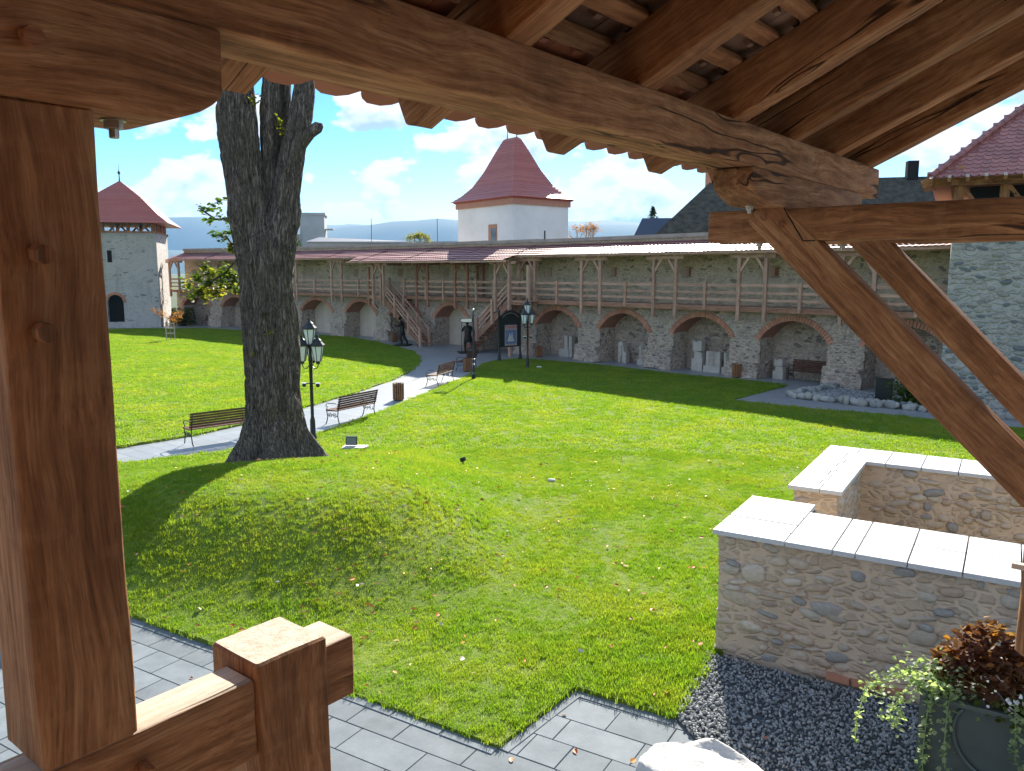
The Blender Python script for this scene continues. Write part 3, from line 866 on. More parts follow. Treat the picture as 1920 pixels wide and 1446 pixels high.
    def stones(n, fx):
        for _ in range(n):
            x, y, z, ya = fx(); w = random.uniform(.12, .34); h_ = random.uniform(.07, .15)
            vs, fs = random.choice(base)
            T = Matrix.Translation((x, y, z)) @ Matrix.Rotation(ya, 4, 'Z') @ Matrix.Rotation(random.uniform(-.15, .15), 4, 'Y') @ Matrix.Diagonal((w, .10, h_, 1))
            mb.add([T @ v for v in vs], fs)
    stones(34, lambda: (random.choice([random.uniform(.0, xl - .1), random.uniform(xr + .1, L)]), .01, random.uniform(.75, 2.9), 0))
    stones(16, lambda: (xl, random.uniform(.1, D - .1), random.uniform(.1, SPR - .1), math.pi / 2))
    if i not in (3, 4, 5, 6): stones(22, lambda: (random.uniform(xl + .1, xr - .1), D, random.uniform(.1, 2.2), 0))
    o = obj('rubble_stone', mb, M_STONE2, wall, F, True, True, fix=False); tag(o, kind='stuff')
    # upper wall behind the gallery + coping
    mb = MB(); y0 = .95
    zt = 6.16 + .25 * max(0, (8 - i)) / 8
    wx = -.1 + L * .13 if i else 1; ww = .50
    # window embrasure split
    mb.add([(0, y0, 3), (wx, y0, 3), (wx, y0, zt), (0, y0, zt)], [(0, 1, 2, 3)])
    mb.add([(wx, y0, 3), (wx + ww, y0, 3), (wx + ww, y0, 4.28), (wx, y0, 4.28)], [(0, 1, 2, 3)])
    mb.add([(wx, y0, 4.82), (wx + ww, y0, 4.82), (wx + ww, y0, zt), (wx, y0, zt)], [(0, 1, 2, 3)])
    mb.add([(wx + ww, y0, 3), (L, y0, 3), (L, y0, zt), (wx + ww, y0, zt)], [(0, 1, 2, 3)])
    mb.add([(0, y0 + .9, 0), (L, y0 + .9, 0), (L, y0 + .9, zt), (0, y0 + .9, zt)], [(3, 2, 1, 0)])
    obj('upper_wall', mb, M_RUBUP, wall, F, False, True, fix=False)
    mb = MB(); a = (wx, y0, 4.28); s2 = .10
    for (xa, za, xb, zb) in ((wx, 4.28, wx + ww, 4.28), (wx + ww, 4.28, wx + ww, 4.82), (wx + ww, 4.82, wx, 4.82), (wx, 4.82, wx, 4.28)):
        cx, cz2 = wx + ww / 2, 4.55; k = .62
        mb.add([(xa, y0, za), (xb, y0, zb), (cx + (xb - cx) * k, y0 + .45, cz2 + (zb - cz2) * k), (cx + (xa - cx) * k, y0 + .45, cz2 + (za - cz2) * k)], [(0, 1, 2, 3)])
    o = obj('embrasure', mb, M_PLASTER, wall, F, False, True, fix=False)
    obj('shutter', MB().box((wx + ww / 2, y0 + .43, 4.55), (ww, .03, .5)), M_LARCHD, o, F, False, True)
    obj('coping', MB().box((L / 2, y0 + .45, zt + .09), (L + .04, 1.1, .18)), simple('mortar_coping%d' % i, (.36, .31, .27), .9, 0, .15, 2) if i == 0 else MATS['mortar_coping0'], wall, F, False, True)

# ================================================================ WOODEN GALLERY ON THE WALL
gal = thing('wooden_gallery', (Q[6][0], Q[6][1], 2.5), 'covered wooden wall-walk with paired posts, rails and red lean-to roof along the fortress wall', 'gallery')
GN_ = .55
def wl(i, s, n_, z): return WP(i, s, n_, z)
def braced_pair(i, s0, s1, n_, zt, mt, zb=2.48, w=.15):
    for s in (s0, s1): pole('post', wl(i, s, n_, zb), wl(i, s, n_, zt), w, w, mt, gal, up=(t3(i)))
    pole('head_beam', wl(i, s0 - .42, n_, zt + .07), wl(i, s1 + .42, n_, zt + .07), .16, .15, mt, gal)
    zc = zt
    for s, d_ in ((s0, 1), (s1, -1)):
        pole('brace', wl(i, s + d_ * .05, n_ + .004, zc - .55), wl(i, s + d_ * .45, n_ + .004, zc + .02), .09, .11, mt, gal)
def t3(i):
    p, t_, n, L = bay(i); return Vector((t_.x, t_.y, 0))
def eave_z(i): return 5.42 + .10 * max(0, 8 - i) / 4
for i in range(NB):
    p, t_, n, L = bay(i); F = BF(i)
    zt = 5.13 + .12 * max(0, 8 - i) / 4
    ext = 5 <= i <= 7 or (i == 4)
    nn_ = GN_ + (.0 if not ext else .0)
    if i not in (5, 6, 7):
        braced_pair(i, -.03, 1.2, nn_, zt, M_LARCH)
        pole('rail_post', wl(i, L * .62, nn_, 2.9), wl(i, L * .62, nn_, 4.1), .15, .13, M_LARCH, gal, up=t3(i))
    for z in (3.36, 3.66, 3.98):
        segs = [(0, L)]
        if i == 5: segs = [(2.6, L)]
        if i == 8: segs = [(1.1, L)]
        for a, b_ in segs: pole('rail', wl(i, a, nn_ - .02, z), wl(i, b_, nn_ - .02, z), .045, .13 if z > 3.9 else .11, M_LARCH, gal)
    obj('floor_beam', MB().box((L / 2, -nn_ + .05, 2.97), (L, .14, .2)), M_LARCHD, gal, F, False, True)
    # planks of the deck, seen from above the rail only as an edge
    mb = MB(); k = int(L / .2)
    for a in range(k): mb.box((L * (a + .5) / k, .18, 3.06), (L / k - .012, 1.5, .035))
    tag(obj('deck_plank', mb, M_LARCH, gal, F, False, True), kind='stuff')
    obj('wall_plate', MB().box((L / 2, -nn_, zt + .2), (L, .13, .1)), M_LARCH, gal, F, False, True)
    # lean-to roof with pantile waves
    z0, z1 = eave_z(i), eave_z(i) + .62
    y_e, y_t = -.98, .93
    eo = .9 if 5 <= i <= 7 else 0.0
    nx = int(L / .055); ny = 9
    def roof(xa, xb, ya, za, yb, zb, name='roof_tiles', lat0=0.0, lat1=0.0):
        mb = MB(); nxx = max(4, int(abs(xb - xa) / .055)); rows = max(2, int(math.hypot(yb - ya, zb - za) / .32))
        for r_ in range(rows):
            k = len(mb.v)
            for e_ in (0, 1):
                f_ = (r_ + e_) / rows; y = ya + (yb - ya) * f_; z = za + (zb - za) * f_ + (.035 if e_ == 0 else .0)
                xa2 = xa + lat0 * (1 - f_); xb2 = xb + lat1 * (1 - f_)
                for a in range(nxx + 1):
                    x = xa2 + (xb2 - xa2) * a / nxx
                    mb.v.append((x, y - (.02 if e_ == 0 else 0), z + .010 * math.sin(x * 2 * math.pi / .22) + .015 * noise.noise(Vector((x, y * 2, i)))))
            for a in range(nxx): mb.f.append((k + a, k + a + 1, k + nxx + 2 + a, k + nxx + 1 + a))
        o = obj(name, mb, M_PANT, gal, F, True, True, fix=False); tag(o, kind='stuff'); return o
    roof(0, L, y_e, z0, y_t, z1)
    obj('roof_boarding', MB().add([(0, y_e + .02, z0 - .05), (L, y_e + .02, z0 - .05), (L, y_t, z1 - .05), (0, y_t, z1 - .05)], [(0, 1, 2, 3)]), M_LARCHD, gal, F, False, True)
    obj('eave_board', MB().box((L / 2, y_e + .04, z0 - .045), (L, .03, .10)), M_LARCH, gal, F, False, True)
    for a in range(5):
        x = L * (a + .5) / 5
        pole('roof_rafter', F @ Vector((x, y_e + .06, z0 - .09)), F @ Vector((x, y_t, z1 - .12)), .09, .10, M_LARCH, gal)
    if 5 <= i <= 7 or i == 4:
        # deeper eave over the stair landings
        xa, xb = (L * .72, L) if i == 4 else (0, L)
        if i == 7: xb = L + .35
        roof(xa, xb, -1.95, z0 - .27, -.9, z0 + .06, 'roof_tiles', .5 if i == 4 else 0, .0 if i != 7 else -.3)
        obj('eave_board', MB().box(((xa + xb) / 2, -1.90, z0 - .32), (xb - xa, .03, .10)), M_LARCH, gal, F, False, True)
        pole('eave_purlin', F @ Vector((xa, -1.62, z0 - .33)), F @ Vector((xb, -1.62, z0 - .33)), .12, .12, M_LARCHD, gal)
        for a in range(int((xb - xa) / .85)):
            x = xa + .4 + a * .85
            pole('roof_rafter', F @ Vector((x, -1.92, z0 - .31)), F @ Vector((x, -.8, z0 + .04)), .09, .09, M_LARCH, gal)
# end gable timbers where the roof steps down at the left tower
# braced brackets and posts of the stair section
for (i, s0, s1, mt) in ((5, 1.0, 2.1, M_LARCH), (5, 4.35, L, M_LARCHD), (6, 3.4, 4.6, M_LARCHD), (7, 3.3, 4.45, M_LARCH)):
    _, _, _, LL = bay(i); s1 = min(s1, LL + .6)
    braced_pair(i, s0, s0 + 1.1, GN_ if mt is M_LARCHD else GN_ + .9, 4.98 if mt is M_LARCH else 5.05, mt, 2.4)
    pole('outrigger', wl(i, s0 + .1, -.6, 5.06), wl(i, s0 + .1, 1.7, 5.06), .13, .14, M_LARCHD, gal)
    pole('outrigger', wl(i, s0 + 1.0, -.6, 5.06), wl(i, s0 + 1.0, 1.7, 5.06), .13, .14, M_LARCHD, gal)
for i, s in ((5, 3.1), (6, .6), (6, 2.3), (7, .7), (7, 2.2)):
    pole('rail_post', wl(i, s, GN_, 2.85), wl(i, s, GN_, 4.15), .15, .13, M_LARCH, gal, up=t3(i))
# dark timber door frame on the wall walk
for s in (3.9, 4.45): pole('door_post', wl(6, s, -.75, 3.0), wl(6, s, -.75, 4.95), .12, .12, M_LARCHD, gal, up=t3(6))
pole('door_head', wl(6, 3.8, -.75, 4.95), wl(6, 4.55, -.75, 4.95), .12, .12, M_LARCHD, gal)

# staircases ------------------------------------------------------
def stair(i, s_top, s_bot, n0, n1, label, landing):
    a, b_ = wl(i, s_top, 0, 0), wl(i, s_bot, 0, 0); dirn = 1 if s_bot > s_top else -1
    st = thing('staircase', wl(i, s_bot, (n0 + n1) / 2, 0), label, 'staircase', 'wooden staircases up to the gallery')
    H = 3.04; nst = 15
    for n_ in (n0, n1):
        pole('stringer', wl(i, s_top, n_, H - .12), wl(i, s_bot, n_, .0 + .1), .07, .30, M_LARCHD, st)
        for off, hh in ((.42, .10), (.70, .10), (1.0, .10)):
            pole('handrail', wl(i, s_top, n_ + .02, H + off), wl(i, s_bot - dirn * .1, n_ + .02, off + .05), .05, hh, M_LARCH, st)
        for f_, zt_ in ((0.0, 1.15), (.36, 1.12), (.70, 1.12), (.985, 1.15)):
            s = s_top + (s_bot - s_top) * f_; z = H * (1 - f_)
            pole('newel_post', wl(i, s, n_ + .05, max(0, z - .25)), wl(i, s, n_ + .05, z + zt_), .15, .15, M_LARCH, st, up=t3(i))
    tread = None
    for k in range(nst):
        f_ = (k + .5) / nst; s = s_bot + (s_top - s_bot) * f_; z = H * (k + 1) / nst
        p_, t_, n, L = bay(i)
        c = wl(i, s, (n0 + n1) / 2, z - .025)
        M = BF(i).copy(); M.translation = c
        if tread is None:
            tread = MB().box((0, 0, 0), (.30, n1 - n0, .05)).mesh('tread'); fixn(tread); tread.materials.append(M_LARCHD)
        inst('tread', tread, st, M)
    if landing:
        l0, l1 = landing
        F = BF(i)
        obj('landing_deck', MB().box(((l0 + l1) / 2, -(n0 + n1) / 2, H - .03), (abs(l1 - l0), n1 - n0 + .1, .06)), M_LARCH, st, F, False, True)
        pole('landing_beam', wl(i, l0, n1, H - .15), wl(i, l1, n1, H - .15), .12, .18, M_LARCHD, st)
        for s in (l0, l1):
            pole('landing_post', wl(i, s, n1, 0 if dirn < 0 else 2.45), wl(i, s, n1, 4.9), .15, .15, M_LARCH if dirn < 0 else M_LARCHD, st, up=t3(i))
            pole('landing_brace', wl(i, s, n1 - .7, 2.2), wl(i, s, n1, 2.95), .1, .1, M_LARCHD, st)
        for z in (3.40, 3.70, 4.02): pole('landing_rail', wl(i, l0, n1 + .02, z), wl(i, l1, n1 + .02, z), .05, .11, M_LARCH, st)
    return st
stair(5, 1.75, 5.75, .66, 1.35, 'wooden staircase left of the white tower, descending to the right in front of the arches', (.35, 1.75))
stair(7, 4.35, .55, .66, 1.35, 'wooden staircase behind the notice board, descending to the left beside the plastered arch', (4.35, 5.75))

# ================================================================ WHITE TOWER BEHIND THE WALL
def rotM(cx, cy, ang): return Matrix.Translation((cx, cy, 0)) @ Matrix.Rotation(ang, 4, 'Z')
tw = thing('white_tower', (.0, 57, 0), 'square white plastered tower with steep flared red roof and two spikes', 'tower')
TA = R(38); T = rotM(0.0, 58.2, TA)
hx, hy = 2.45, 3.25     # half sizes
WTZ = 9.22
obj('walls', MB().box((0, 0, WTZ / 2), (2 * hx, 2 * hy, WTZ)), M_WHITE, tw, T, False, True)
obj('cornice', MB().box((0, 0, WTZ + .02), (2 * hx + .24, 2 * hy + .24, .40)), simple('terracotta_cornice', (.42, .21, .15), .8), tw, T, False, True)
obj('gutter', MB().box((0, 0, WTZ + .27), (2 * hx + .44, 2 * hy + .44, .12)), simple('red_gutter', (.30, .07, .05), .5), tw, T, False, True)
def flared_roof(prof, ridge, hx, hy, m, parent, T, name='roof', step=.17):
    """prof: (extra half width fraction, z) pairs from eave to top; courses as small steps"""
    mb = MB(); pts = []
    for (k0, z0), (k1, z1) in zip(prof, prof[1:]):
        n = max(1, int(math.hypot((k1 - k0) * hx, z1 - z0) / step))
        for a in range(n): pts.append((k0 + (k1 - k0) * a / n, z0 + (z1 - z0) * a / n, k0 + (k1 - k0) * (a + 1) / n, z0 + (z1 - z0) * (a + 1) / n))
    def rect(k, z, o=0): 
        X = hx * k + ridge[0] * (1 - k) + o; Y = hy * k + ridge[1] * (1 - k) + o
        return [(-X, -Y, z), (X, -Y, z), (X, Y, z), (-X, Y, z)]
    for (k0, z0, k1, z1) in pts:
        a = rect(k0, z0 + .015, .02); b_ = rect(k1, z1 + .0, -.0); c = rect(k0, z0 - .03, .02)
        mb.add(a + b_, [(j, (j + 1) % 4, 4 + (j + 1) % 4, 4 + j) for j in range(4)])
        mb.add(c + a, [(j, (j + 1) % 4, 4 + (j + 1) % 4, 4 + j) for j in range(4)])
    mb.add(rect(prof[-1][0], prof[-1][1]), [(0, 1, 2, 3)]); mb.add(rect(prof[0][0], prof[0][1] - .03), [(3, 2, 1, 0)])
    return obj(name, mb, m, parent, T, False, True)
M_TWROOF = tile_mat('tower_roof_red', (.36, .085, .062), (.42, .115, .085), .38, .5, .2)
flared_roof([(1.13, WTZ + .33), (.92, WTZ + .75), (.70, WTZ + 1.35), (.48, WTZ + 2.35), (.24, WTZ + 3.75), (.08, WTZ + 4.62)], (.05, .40), hx, hy, M_TWROOF, tw, T)
rz = WTZ + 4.6
for y in (-.55, .55):
    obj('spike', MB().tube([(0, y, rz), (0, y * .95, rz + .3), (0, y, rz + 1.3)], [.05, .03, .012], 6), M_IRON, tw, T, False, True)
o = obj('ridge_cap', MB().box((0, 0, rz + .03), (.3, 1.2, .07)), M_RED, tw, T, False, True)
# windows: one framed opening on the left face, a slit on the right face
WX = -hx - .01
fr = obj('window', MB().box((WX, -1.0, 7.05), (.06, .95, 1.5)), simple('pine_frame', (.40, .21, .12), .6), tw, T, False, True)
obj('pane', MB().box((WX - .035, -1.12, 7.0), (.02, .55, 1.05)), simple('sky_glass', (.10, .14, .17), .08, 0, .1, 2, .9), fr, T, False, True)
obj('slit', MB().box((.3, -hy - .01, 7.0), (.09, .06, .75)), M_DARK, tw, T, False, True)
obj('lead_flashing', MB().box((-hx - .03, 0, 6.25), (.08, 2 * hy + .05, .3)), simple('lead_sheet', (.16, .19, .2), .6), tw, T, False, True)

# ================================================================ LEFT TOWER
lt = thing('stone_tower', (-33.1, 69, 0), 'distant square stone tower with open timber belfry and pyramid red roof', 'tower')
LTW = 3.05; T = rotM(-33.1, 69.2, R(15))
LH = 7.6
mb = MB(); DX0, DX1, DZ = -.75, .35, 2.1   # door opening in front face
DX0, DX1 = -.62, .62; dcx = -.35
fr_ = [(-LTW, dcx + DX0, 0, LH), (dcx + DX1, LTW, 0, LH)]
for x0, x1, z0, z1 in fr_: mb.add([(x0, -LTW, z0), (x1, -LTW, z0), (x1, -LTW, z1), (x0, -LTW, z1)], [(0, 1, 2, 3)])
N = 10
for k in range(N):
    xa = dcx + DX0 + (DX1 - DX0) * k / N; xb = dcx + DX0 + (DX1 - DX0) * (k + 1) / N
    f_ = lambda x: 2.1 + math.sqrt(max(0, .62 ** 2 - (x - dcx) ** 2))
    mb.add([(xa, -LTW, f_(xa)), (xb, -LTW, f_(xb)), (xb, -LTW, LH), (xa, -LTW, LH)], [(0, 1, 2, 3)])
    mb.add([(xa, -LTW, f_(xa)), (xb, -LTW, f_(xb)), (xb, -LTW + .6, f_(xb)), (xa, -LTW + .6, f_(xa))], [(0, 1, 2, 3)])
for x in (dcx + DX0, dcx + DX1): mb.add([(x, -LTW, 0), (x, -LTW + .6, 0), (x, -LTW + .6, 2.1), (x, -LTW, 2.1)], [(0, 1, 2, 3)])
mb.add([(dcx - .62, -LTW, 0), (dcx + .62, -LTW, 0), (dcx + .62, -LTW, .5), (dcx - .62, -LTW, .5)], [(0, 1, 2, 3)])
for (a, b_) in (((LTW, -LTW), (LTW, LTW)), ((LTW, LTW), (-LTW, LTW)), ((-LTW, LTW), (-LTW, -LTW))):
    mb.add([(a[0], a[1], 0), (b_[0], b_[1], 0), (b_[0], b_[1], LH), (a[0], a[1], LH)], [(0, 1, 2, 3)])
obj('walls', mb, M_TOWERL, lt, T, False, True, fix=False)
obj('doorway', MB().box((dcx, -LTW + .7, 1.5), (1.6, .1, 3)), M_DARK, lt, T, False, True)
mb = MB()
for k in range(18):
    g0 = math.pi * k / 18; g1 = math.pi * (k + .85) / 18; pts = []
    for y in (-LTW - .04, -LTW + .05):
        for g, rr in ((g0, .62), (g1, .62), (g1, .85), (g0, .85)): pts.append((dcx + rr * math.cos(g), y, 2.1 + rr * math.sin(g)))
    mb.add(pts, [(0, 1, 2, 3), (0, 4, 5, 1), (1, 5, 6, 2), (2, 6, 7, 3), (3, 7, 4, 0)])
tag(obj('brick_ring', mb, M_BRICK, lt, T, False, True), kind='stuff')
obj('slit_window', MB().box((-.55, -LTW - .0, 5.85), (.34, .06, .95)), M_DARK, lt, T, False, True)
obj('top_course', MB().box((0, 0, LH + .06), (2 * LTW + .08, 2 * LTW + .08, .12)), M_CONC, lt, T, False, True)
for s in (-1, 1):
    for t2 in (-1, 1):
        obj('sill_beam', MB().box((0, s * LTW * .97, LH + .2), (2 * LTW + .2, .22, .2)) if t2 < 0 else MB().box((s * LTW * .97, 0, LH + .2), (.22, 2 * LTW + .2, .2)), M_LARCHD, lt, T, False, True)
def bf(side, x, z, d=0):
    if side == 0: v = Vector((x, -LTW * .95 - d, z))
    elif side == 1: v = Vector((LTW * .95 + d, x, z))
    elif side == 2: v = Vector((x, LTW * .95 + d, z))
    else: v = Vector((-LTW * .95 - d, x, z))
    return T @ v
for side in range(4):
    for x in (-2.8, -.95, .95, 2.8):
        pole('belfry_post', bf(side, x, LH + .3), bf(side, x, LH + 1.5), .2, .2, M_LARCHD, lt, up=(1, 0, 0))
    for x in (-2.8, -.95, .95, 2.8):
        for s in (-1, 1):
            if abs(x + s * .8) < 2.9: pole('belfry_brace', bf(side, x + s * .06, LH + 1.2, .02), bf(side, x + s * .85, LH + .35, .02), .12, .14, M_LARCHD, lt)
    pole('eave_plate', bf(side, -3.2, LH + 1.05), bf(side, 3.2, LH + 1.05), .2, .2, M_LARCHD, lt)
flared_roof([(1.0, LH + .95), (.80, LH + 1.62), (.45, LH + 3.1), (.0, LH + 4.6)], (.0, .0), 4.15, 4.15, M_TWROOF, lt, T, step=.25)
obj('finial', MB().lathe((0, 0, LH + 4.4), [(.10, 0), (.05, .3), (.04, .7), (.14, .85), (.04, 1.0), (.02, 1.1), (.005, 1.7)], 8), M_IRON, lt, T, False, True)

# ================================================================ RIGHT TOWER
# left corner at (14.2, 26.3), front face running to the right and slightly nearer
rt = thing('grey_tower', (17, 27, 0), 'massive grey rubble tower with plum scale-tiled roof, partly behind the wooden braces', 'tower')
ra = math.atan2(-.55, 1.0); T = Matrix.Translation((14.25, 26.3, 0)) @ Matrix.Rotation(ra, 4, 'Z')
RWd, RH = 7.5, 6.25
mb = MB()
def rough_face(a, b_, z0, z1, nx, nz, amp):
    k = len(mb.v)
    for u in range(nx + 1):
        for v in range(nz + 1):
            x = a[0] + (b_[0] - a[0]) * u / nx; y = a[1] + (b_[1] - a[1]) * u / nx; z = z0 + (z1 - z0) * v / nz
            q = noise.noise_vector(Vector((x * 1.5, y * 1.5, z * 2))) * amp
            bt = .05 * (1 - z / RH)
            mb.v.append((x + q.x - (bt if x < .1 else 0), y + q.y - (bt if y < .1 else 0), z))
    for u in range(nx):
        for v in range(nz):
            q = k + u * (nz + 1) + v; mb.f.append((q, q + nz + 1, q + nz + 2, q + 1))
rough_face((0, 0), (RWd, 0), 0, RH, 40, 36, .03); rough_face((0, RWd), (0, 0), 0, RH, 20, 36, .03); rough_face((RWd, 0), (RWd, RWd), 0, RH, 10, 10, .03); rough_face((RWd, RWd), (0, RWd), 0, RH, 10, 10, .03)
obj('walls', mb, M_TOWER, rt, T, False, True, fix=False)
stm = []
for k in range(7):
    me = pebble(k * 2.3 + 1, 2, .5, .16); me.materials.append(M_STONE3); stm.append(me)
# coursed stones of the front face (those in view are parts)
cnt = 0; z = .1; extra = MB()
while z < RH - .1:
    h_ = random.uniform(.10, .18); x = random.uniform(-.02, .1)
    while x < 3.4:
        w = random.uniform(.14, .38)
        if random.random() < .62:
            M = T @ Matrix.Translation((x + w / 2, -.005 - .05 * (1 - z / RH), z + h_ / 2 + random.uniform(-.02, .02))) @ Matrix.Rotation(random.uniform(-.2, .2), 4, 'Y') @ Matrix.Diagonal((w * .9, .12, h_ * .85, 1))
            if cnt < 290 and z > 1.2 and w > .17: inst('stone', random.choice(stm), rt, M); cnt += 1
            else:
                me = random.choice(stm); Ml = T.inverted() @ M; extra.add([Ml @ v.co for v in me.vertices], [tuple(p_.vertices) for p_ in me.polygons])
        x += w + random.uniform(.0, .05)
    z += h_ + .02
tag(obj('small_stones', extra, M_STONE3, rt, T, True, True, fix=False), kind='stuff')
# timber top storey
TZ = RH
obj('top_beam', MB().box((RWd / 2, RWd / 2, TZ + .12), (RWd + .4, RWd + .4, .22)), M_LARCHD, rt, T, False, True)
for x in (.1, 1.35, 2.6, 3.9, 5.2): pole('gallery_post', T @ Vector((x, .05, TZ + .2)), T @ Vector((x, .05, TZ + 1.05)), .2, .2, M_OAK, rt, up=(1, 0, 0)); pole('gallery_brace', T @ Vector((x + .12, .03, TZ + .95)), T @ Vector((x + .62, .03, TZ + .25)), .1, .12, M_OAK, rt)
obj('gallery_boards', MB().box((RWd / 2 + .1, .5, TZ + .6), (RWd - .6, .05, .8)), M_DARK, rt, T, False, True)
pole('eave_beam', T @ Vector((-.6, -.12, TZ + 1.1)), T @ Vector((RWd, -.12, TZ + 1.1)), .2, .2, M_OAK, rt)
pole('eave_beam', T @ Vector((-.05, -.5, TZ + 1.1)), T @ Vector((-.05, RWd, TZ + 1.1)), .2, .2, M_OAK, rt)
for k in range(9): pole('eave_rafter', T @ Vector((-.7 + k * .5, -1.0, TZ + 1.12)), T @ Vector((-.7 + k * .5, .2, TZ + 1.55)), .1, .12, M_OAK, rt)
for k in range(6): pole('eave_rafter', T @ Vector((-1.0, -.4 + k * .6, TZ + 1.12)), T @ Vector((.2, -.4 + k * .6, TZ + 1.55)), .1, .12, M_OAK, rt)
rc = RWd / 2; hw = rc + .72; z0 = TZ + 1.2; rise = 4.2
mb = MB().add([(rc - hw, rc - hw, z0), (rc + hw, rc - hw, z0), (rc + hw, rc + hw, z0), (rc - hw, rc + hw, z0), (rc, rc, z0 + rise)], [(0, 1, 4), (1, 2, 4), (2, 3, 4), (3, 0, 4), (3, 2, 1, 0)])
obj('roof', mb, M_LARCHD, rt, T, False, True)
# scale tiles on the two faces seen
def scale_tile(w, l, th):
    mb = MB(); o_ = [(-w / 2, l), (-w / 2, l * .28), (-w * .3, l * .07), (0, 0), (w * .3, l * .07), (w / 2, l * .28), (w / 2, l)]
    mb.prism([(x, y, 0) for x, y in o_], (0, 0, th), None); me = mb.mesh('roof_tile'); fixn(me); return me
tme = scale_tile(.235, .36, .022); tme.materials.append(M_TILEP)
slope = math.atan2(rise, hw); slen = math.hypot(rise, hw); cnt = 0; extra = MB()
for face in (0, 1):
    for r_ in range(int(slen / .2)):
        up_ = r_ * .2; wrow = (hw * 2) * (1 - up_ / slen)
        nT = int(wrow / .24)
        for k in range(nT + 1):
            u = -wrow / 2 + (k + (.5 if r_ % 2 else 0)) * .24
            if u > wrow / 2: continue
            if face == 0: Mf = Matrix.Translation((rc + u, rc - hw, z0)) @ Matrix.Rotation(slope, 4, 'X')
            else: Mf = Matrix.Translation((rc - hw, rc - u, z0)) @ Matrix.Rotation(-math.pi / 2, 4, 'Z') @ Matrix.Rotation(slope, 4, 'X')
            Ml = Mf @ Matrix.Translation((0, up_ - .03, .03)) @ Matrix.Rotation(-.09, 4, 'X')
            near_c = (face == 0 and u < -hw + 3.9 and r_ < 14)
            if near_c and cnt < 270: inst('roof_tile', tme, rt, T @ Ml); cnt += 1
            else: extra.add([Ml @ v.co for v in tme.vertices], [tuple(p_.vertices) for p_ in tme.polygons])
tag(obj('far_roof_tiles', extra, M_TILEP, rt, T, False, True, fix=False), kind='stuff')
def ridge_pt(k): return Vector((rc - hw + hw * k, rc - hw + hw * k, z0 + rise * k + .06))
rme = MB().tube([(0, 0, 0), (.34, 0, 0)], [.12, .10], 8).mesh('hip_tile'); fixn(rme); rme.materials.append(M_TILEP)
for k in range(22):
    a = T @ ridge_pt(k / 26); b_ = T @ ridge_pt((k + 1) / 26); inst('hip_tile', rme, rt, frame_x(a, b_))

# ================================================================ BUILDINGS AND TREES BEYOND THE WALL
def hip(name, cx, cy, ang, L, Wd, hw_, hr, wall_m, roof_m, label, cat='house', over=.4, ridge=None):
    t = thing(name, (cx, cy, 0), label, cat); T = rotM(cx, cy, ang)
    obj('walls', MB().box((0, 0, hw_ / 2), (L, Wd, hw_)), wall_m, t, T, False, True)
    rl = (L - Wd) / 2 if ridge is None else ridge
    X, Y = L / 2 + over, Wd / 2 + over
    mb = MB().add([(-X, -Y, hw_), (X, -Y, hw_), (X, Y, hw_), (-X, Y, hw_), (-rl, 0, hr), (rl, 0, hr)], [(0, 1, 5, 4), (1, 2, 5), (2, 3, 4, 5), (3, 0, 4), (3, 2, 1, 0)])
    r_ = obj('roof', mb, roof_m, t, T, False, True)
    return t, r_, T
t_, r_, T = hip('manor_house', 22.6, 58, R(-12), 26, 13, 5.6, 11.1, M_PLASTER, M_SLATE, 'long building with a big dark mossy hipped roof behind the wall on the right', 'house', .5, 8.3)
obj('chimney', MB().box((-8.4, .3, 11.2), (.6, .9, 2.4)), M_BRICK, t_, T, False, True)
obj('chimney', MB().box((5.2, 0, 11.5), (.7, .7, 1.3)), M_DARK, t_, T, False, True)
t_, r_, T = hip('outbuilding', 13.5, 75, R(-8), 6, 6, 5.5, 9.5, M_BLUEROOF, M_BLUEROOF, 'small house with dark blue-grey roof just left of the mossy hipped roof', 'house', .3, 1.5)
t_ = thing('concrete_block', (-26.5, 110, 0), 'pale grey flat-topped concrete building beyond the wall beside the tree trunk', 'building'); T = rotM(-26.8, 110, R(8))
obj('walls', MB().box((0, 0, 6), (3.2, 4, 12.2)), M_CONC, t_, T, False, True)
obj('parapet', MB().box((0, 0, 12.25), (3.5, 4.3, .3)), M_CONC, t_, T, False, True)
obj('canopy', MB().box((1.9, -.5, 10.3), (1.6, 2.0, .12)), M_CONC, t_, T, False, True)
obj('side_wing', MB().box((-2.2, 0, 4.8), (1.8, 4, 9.6)), M_CONC, t_, T, False, True)
t_ = thing('long_shed', (-13, 96, 0), 'long low industrial roof with bluish sheeting beyond the middle of the wall', 'building'); T = rotM(-14.2, 96, R(-3))
obj('walls', MB().box((0, 0, 4.0), (17, 10, 8.0)), M_CONC, t_, T, False, True)
mb = MB().add([(-8.7, -5.3, 8.0), (8.7, -5.3, 7.6), (8.7, 5.3, 7.6), (-8.7, 5.3, 8.0), (-8.7, 0, 8.7), (8.7, 0, 7.9)], [(0, 1, 5, 4), (2, 3, 4, 5), (1, 2, 5), (3, 0, 4)])
obj('roof', mb, M_BLUEROOF, t_, T, False, True)
for x in (-1.5, 6.0): obj('aerial', MB().tube([(x, -4, 7.9), (x, -4, 10.6)], .035, 5), M_IRON, t_, T, False, True)


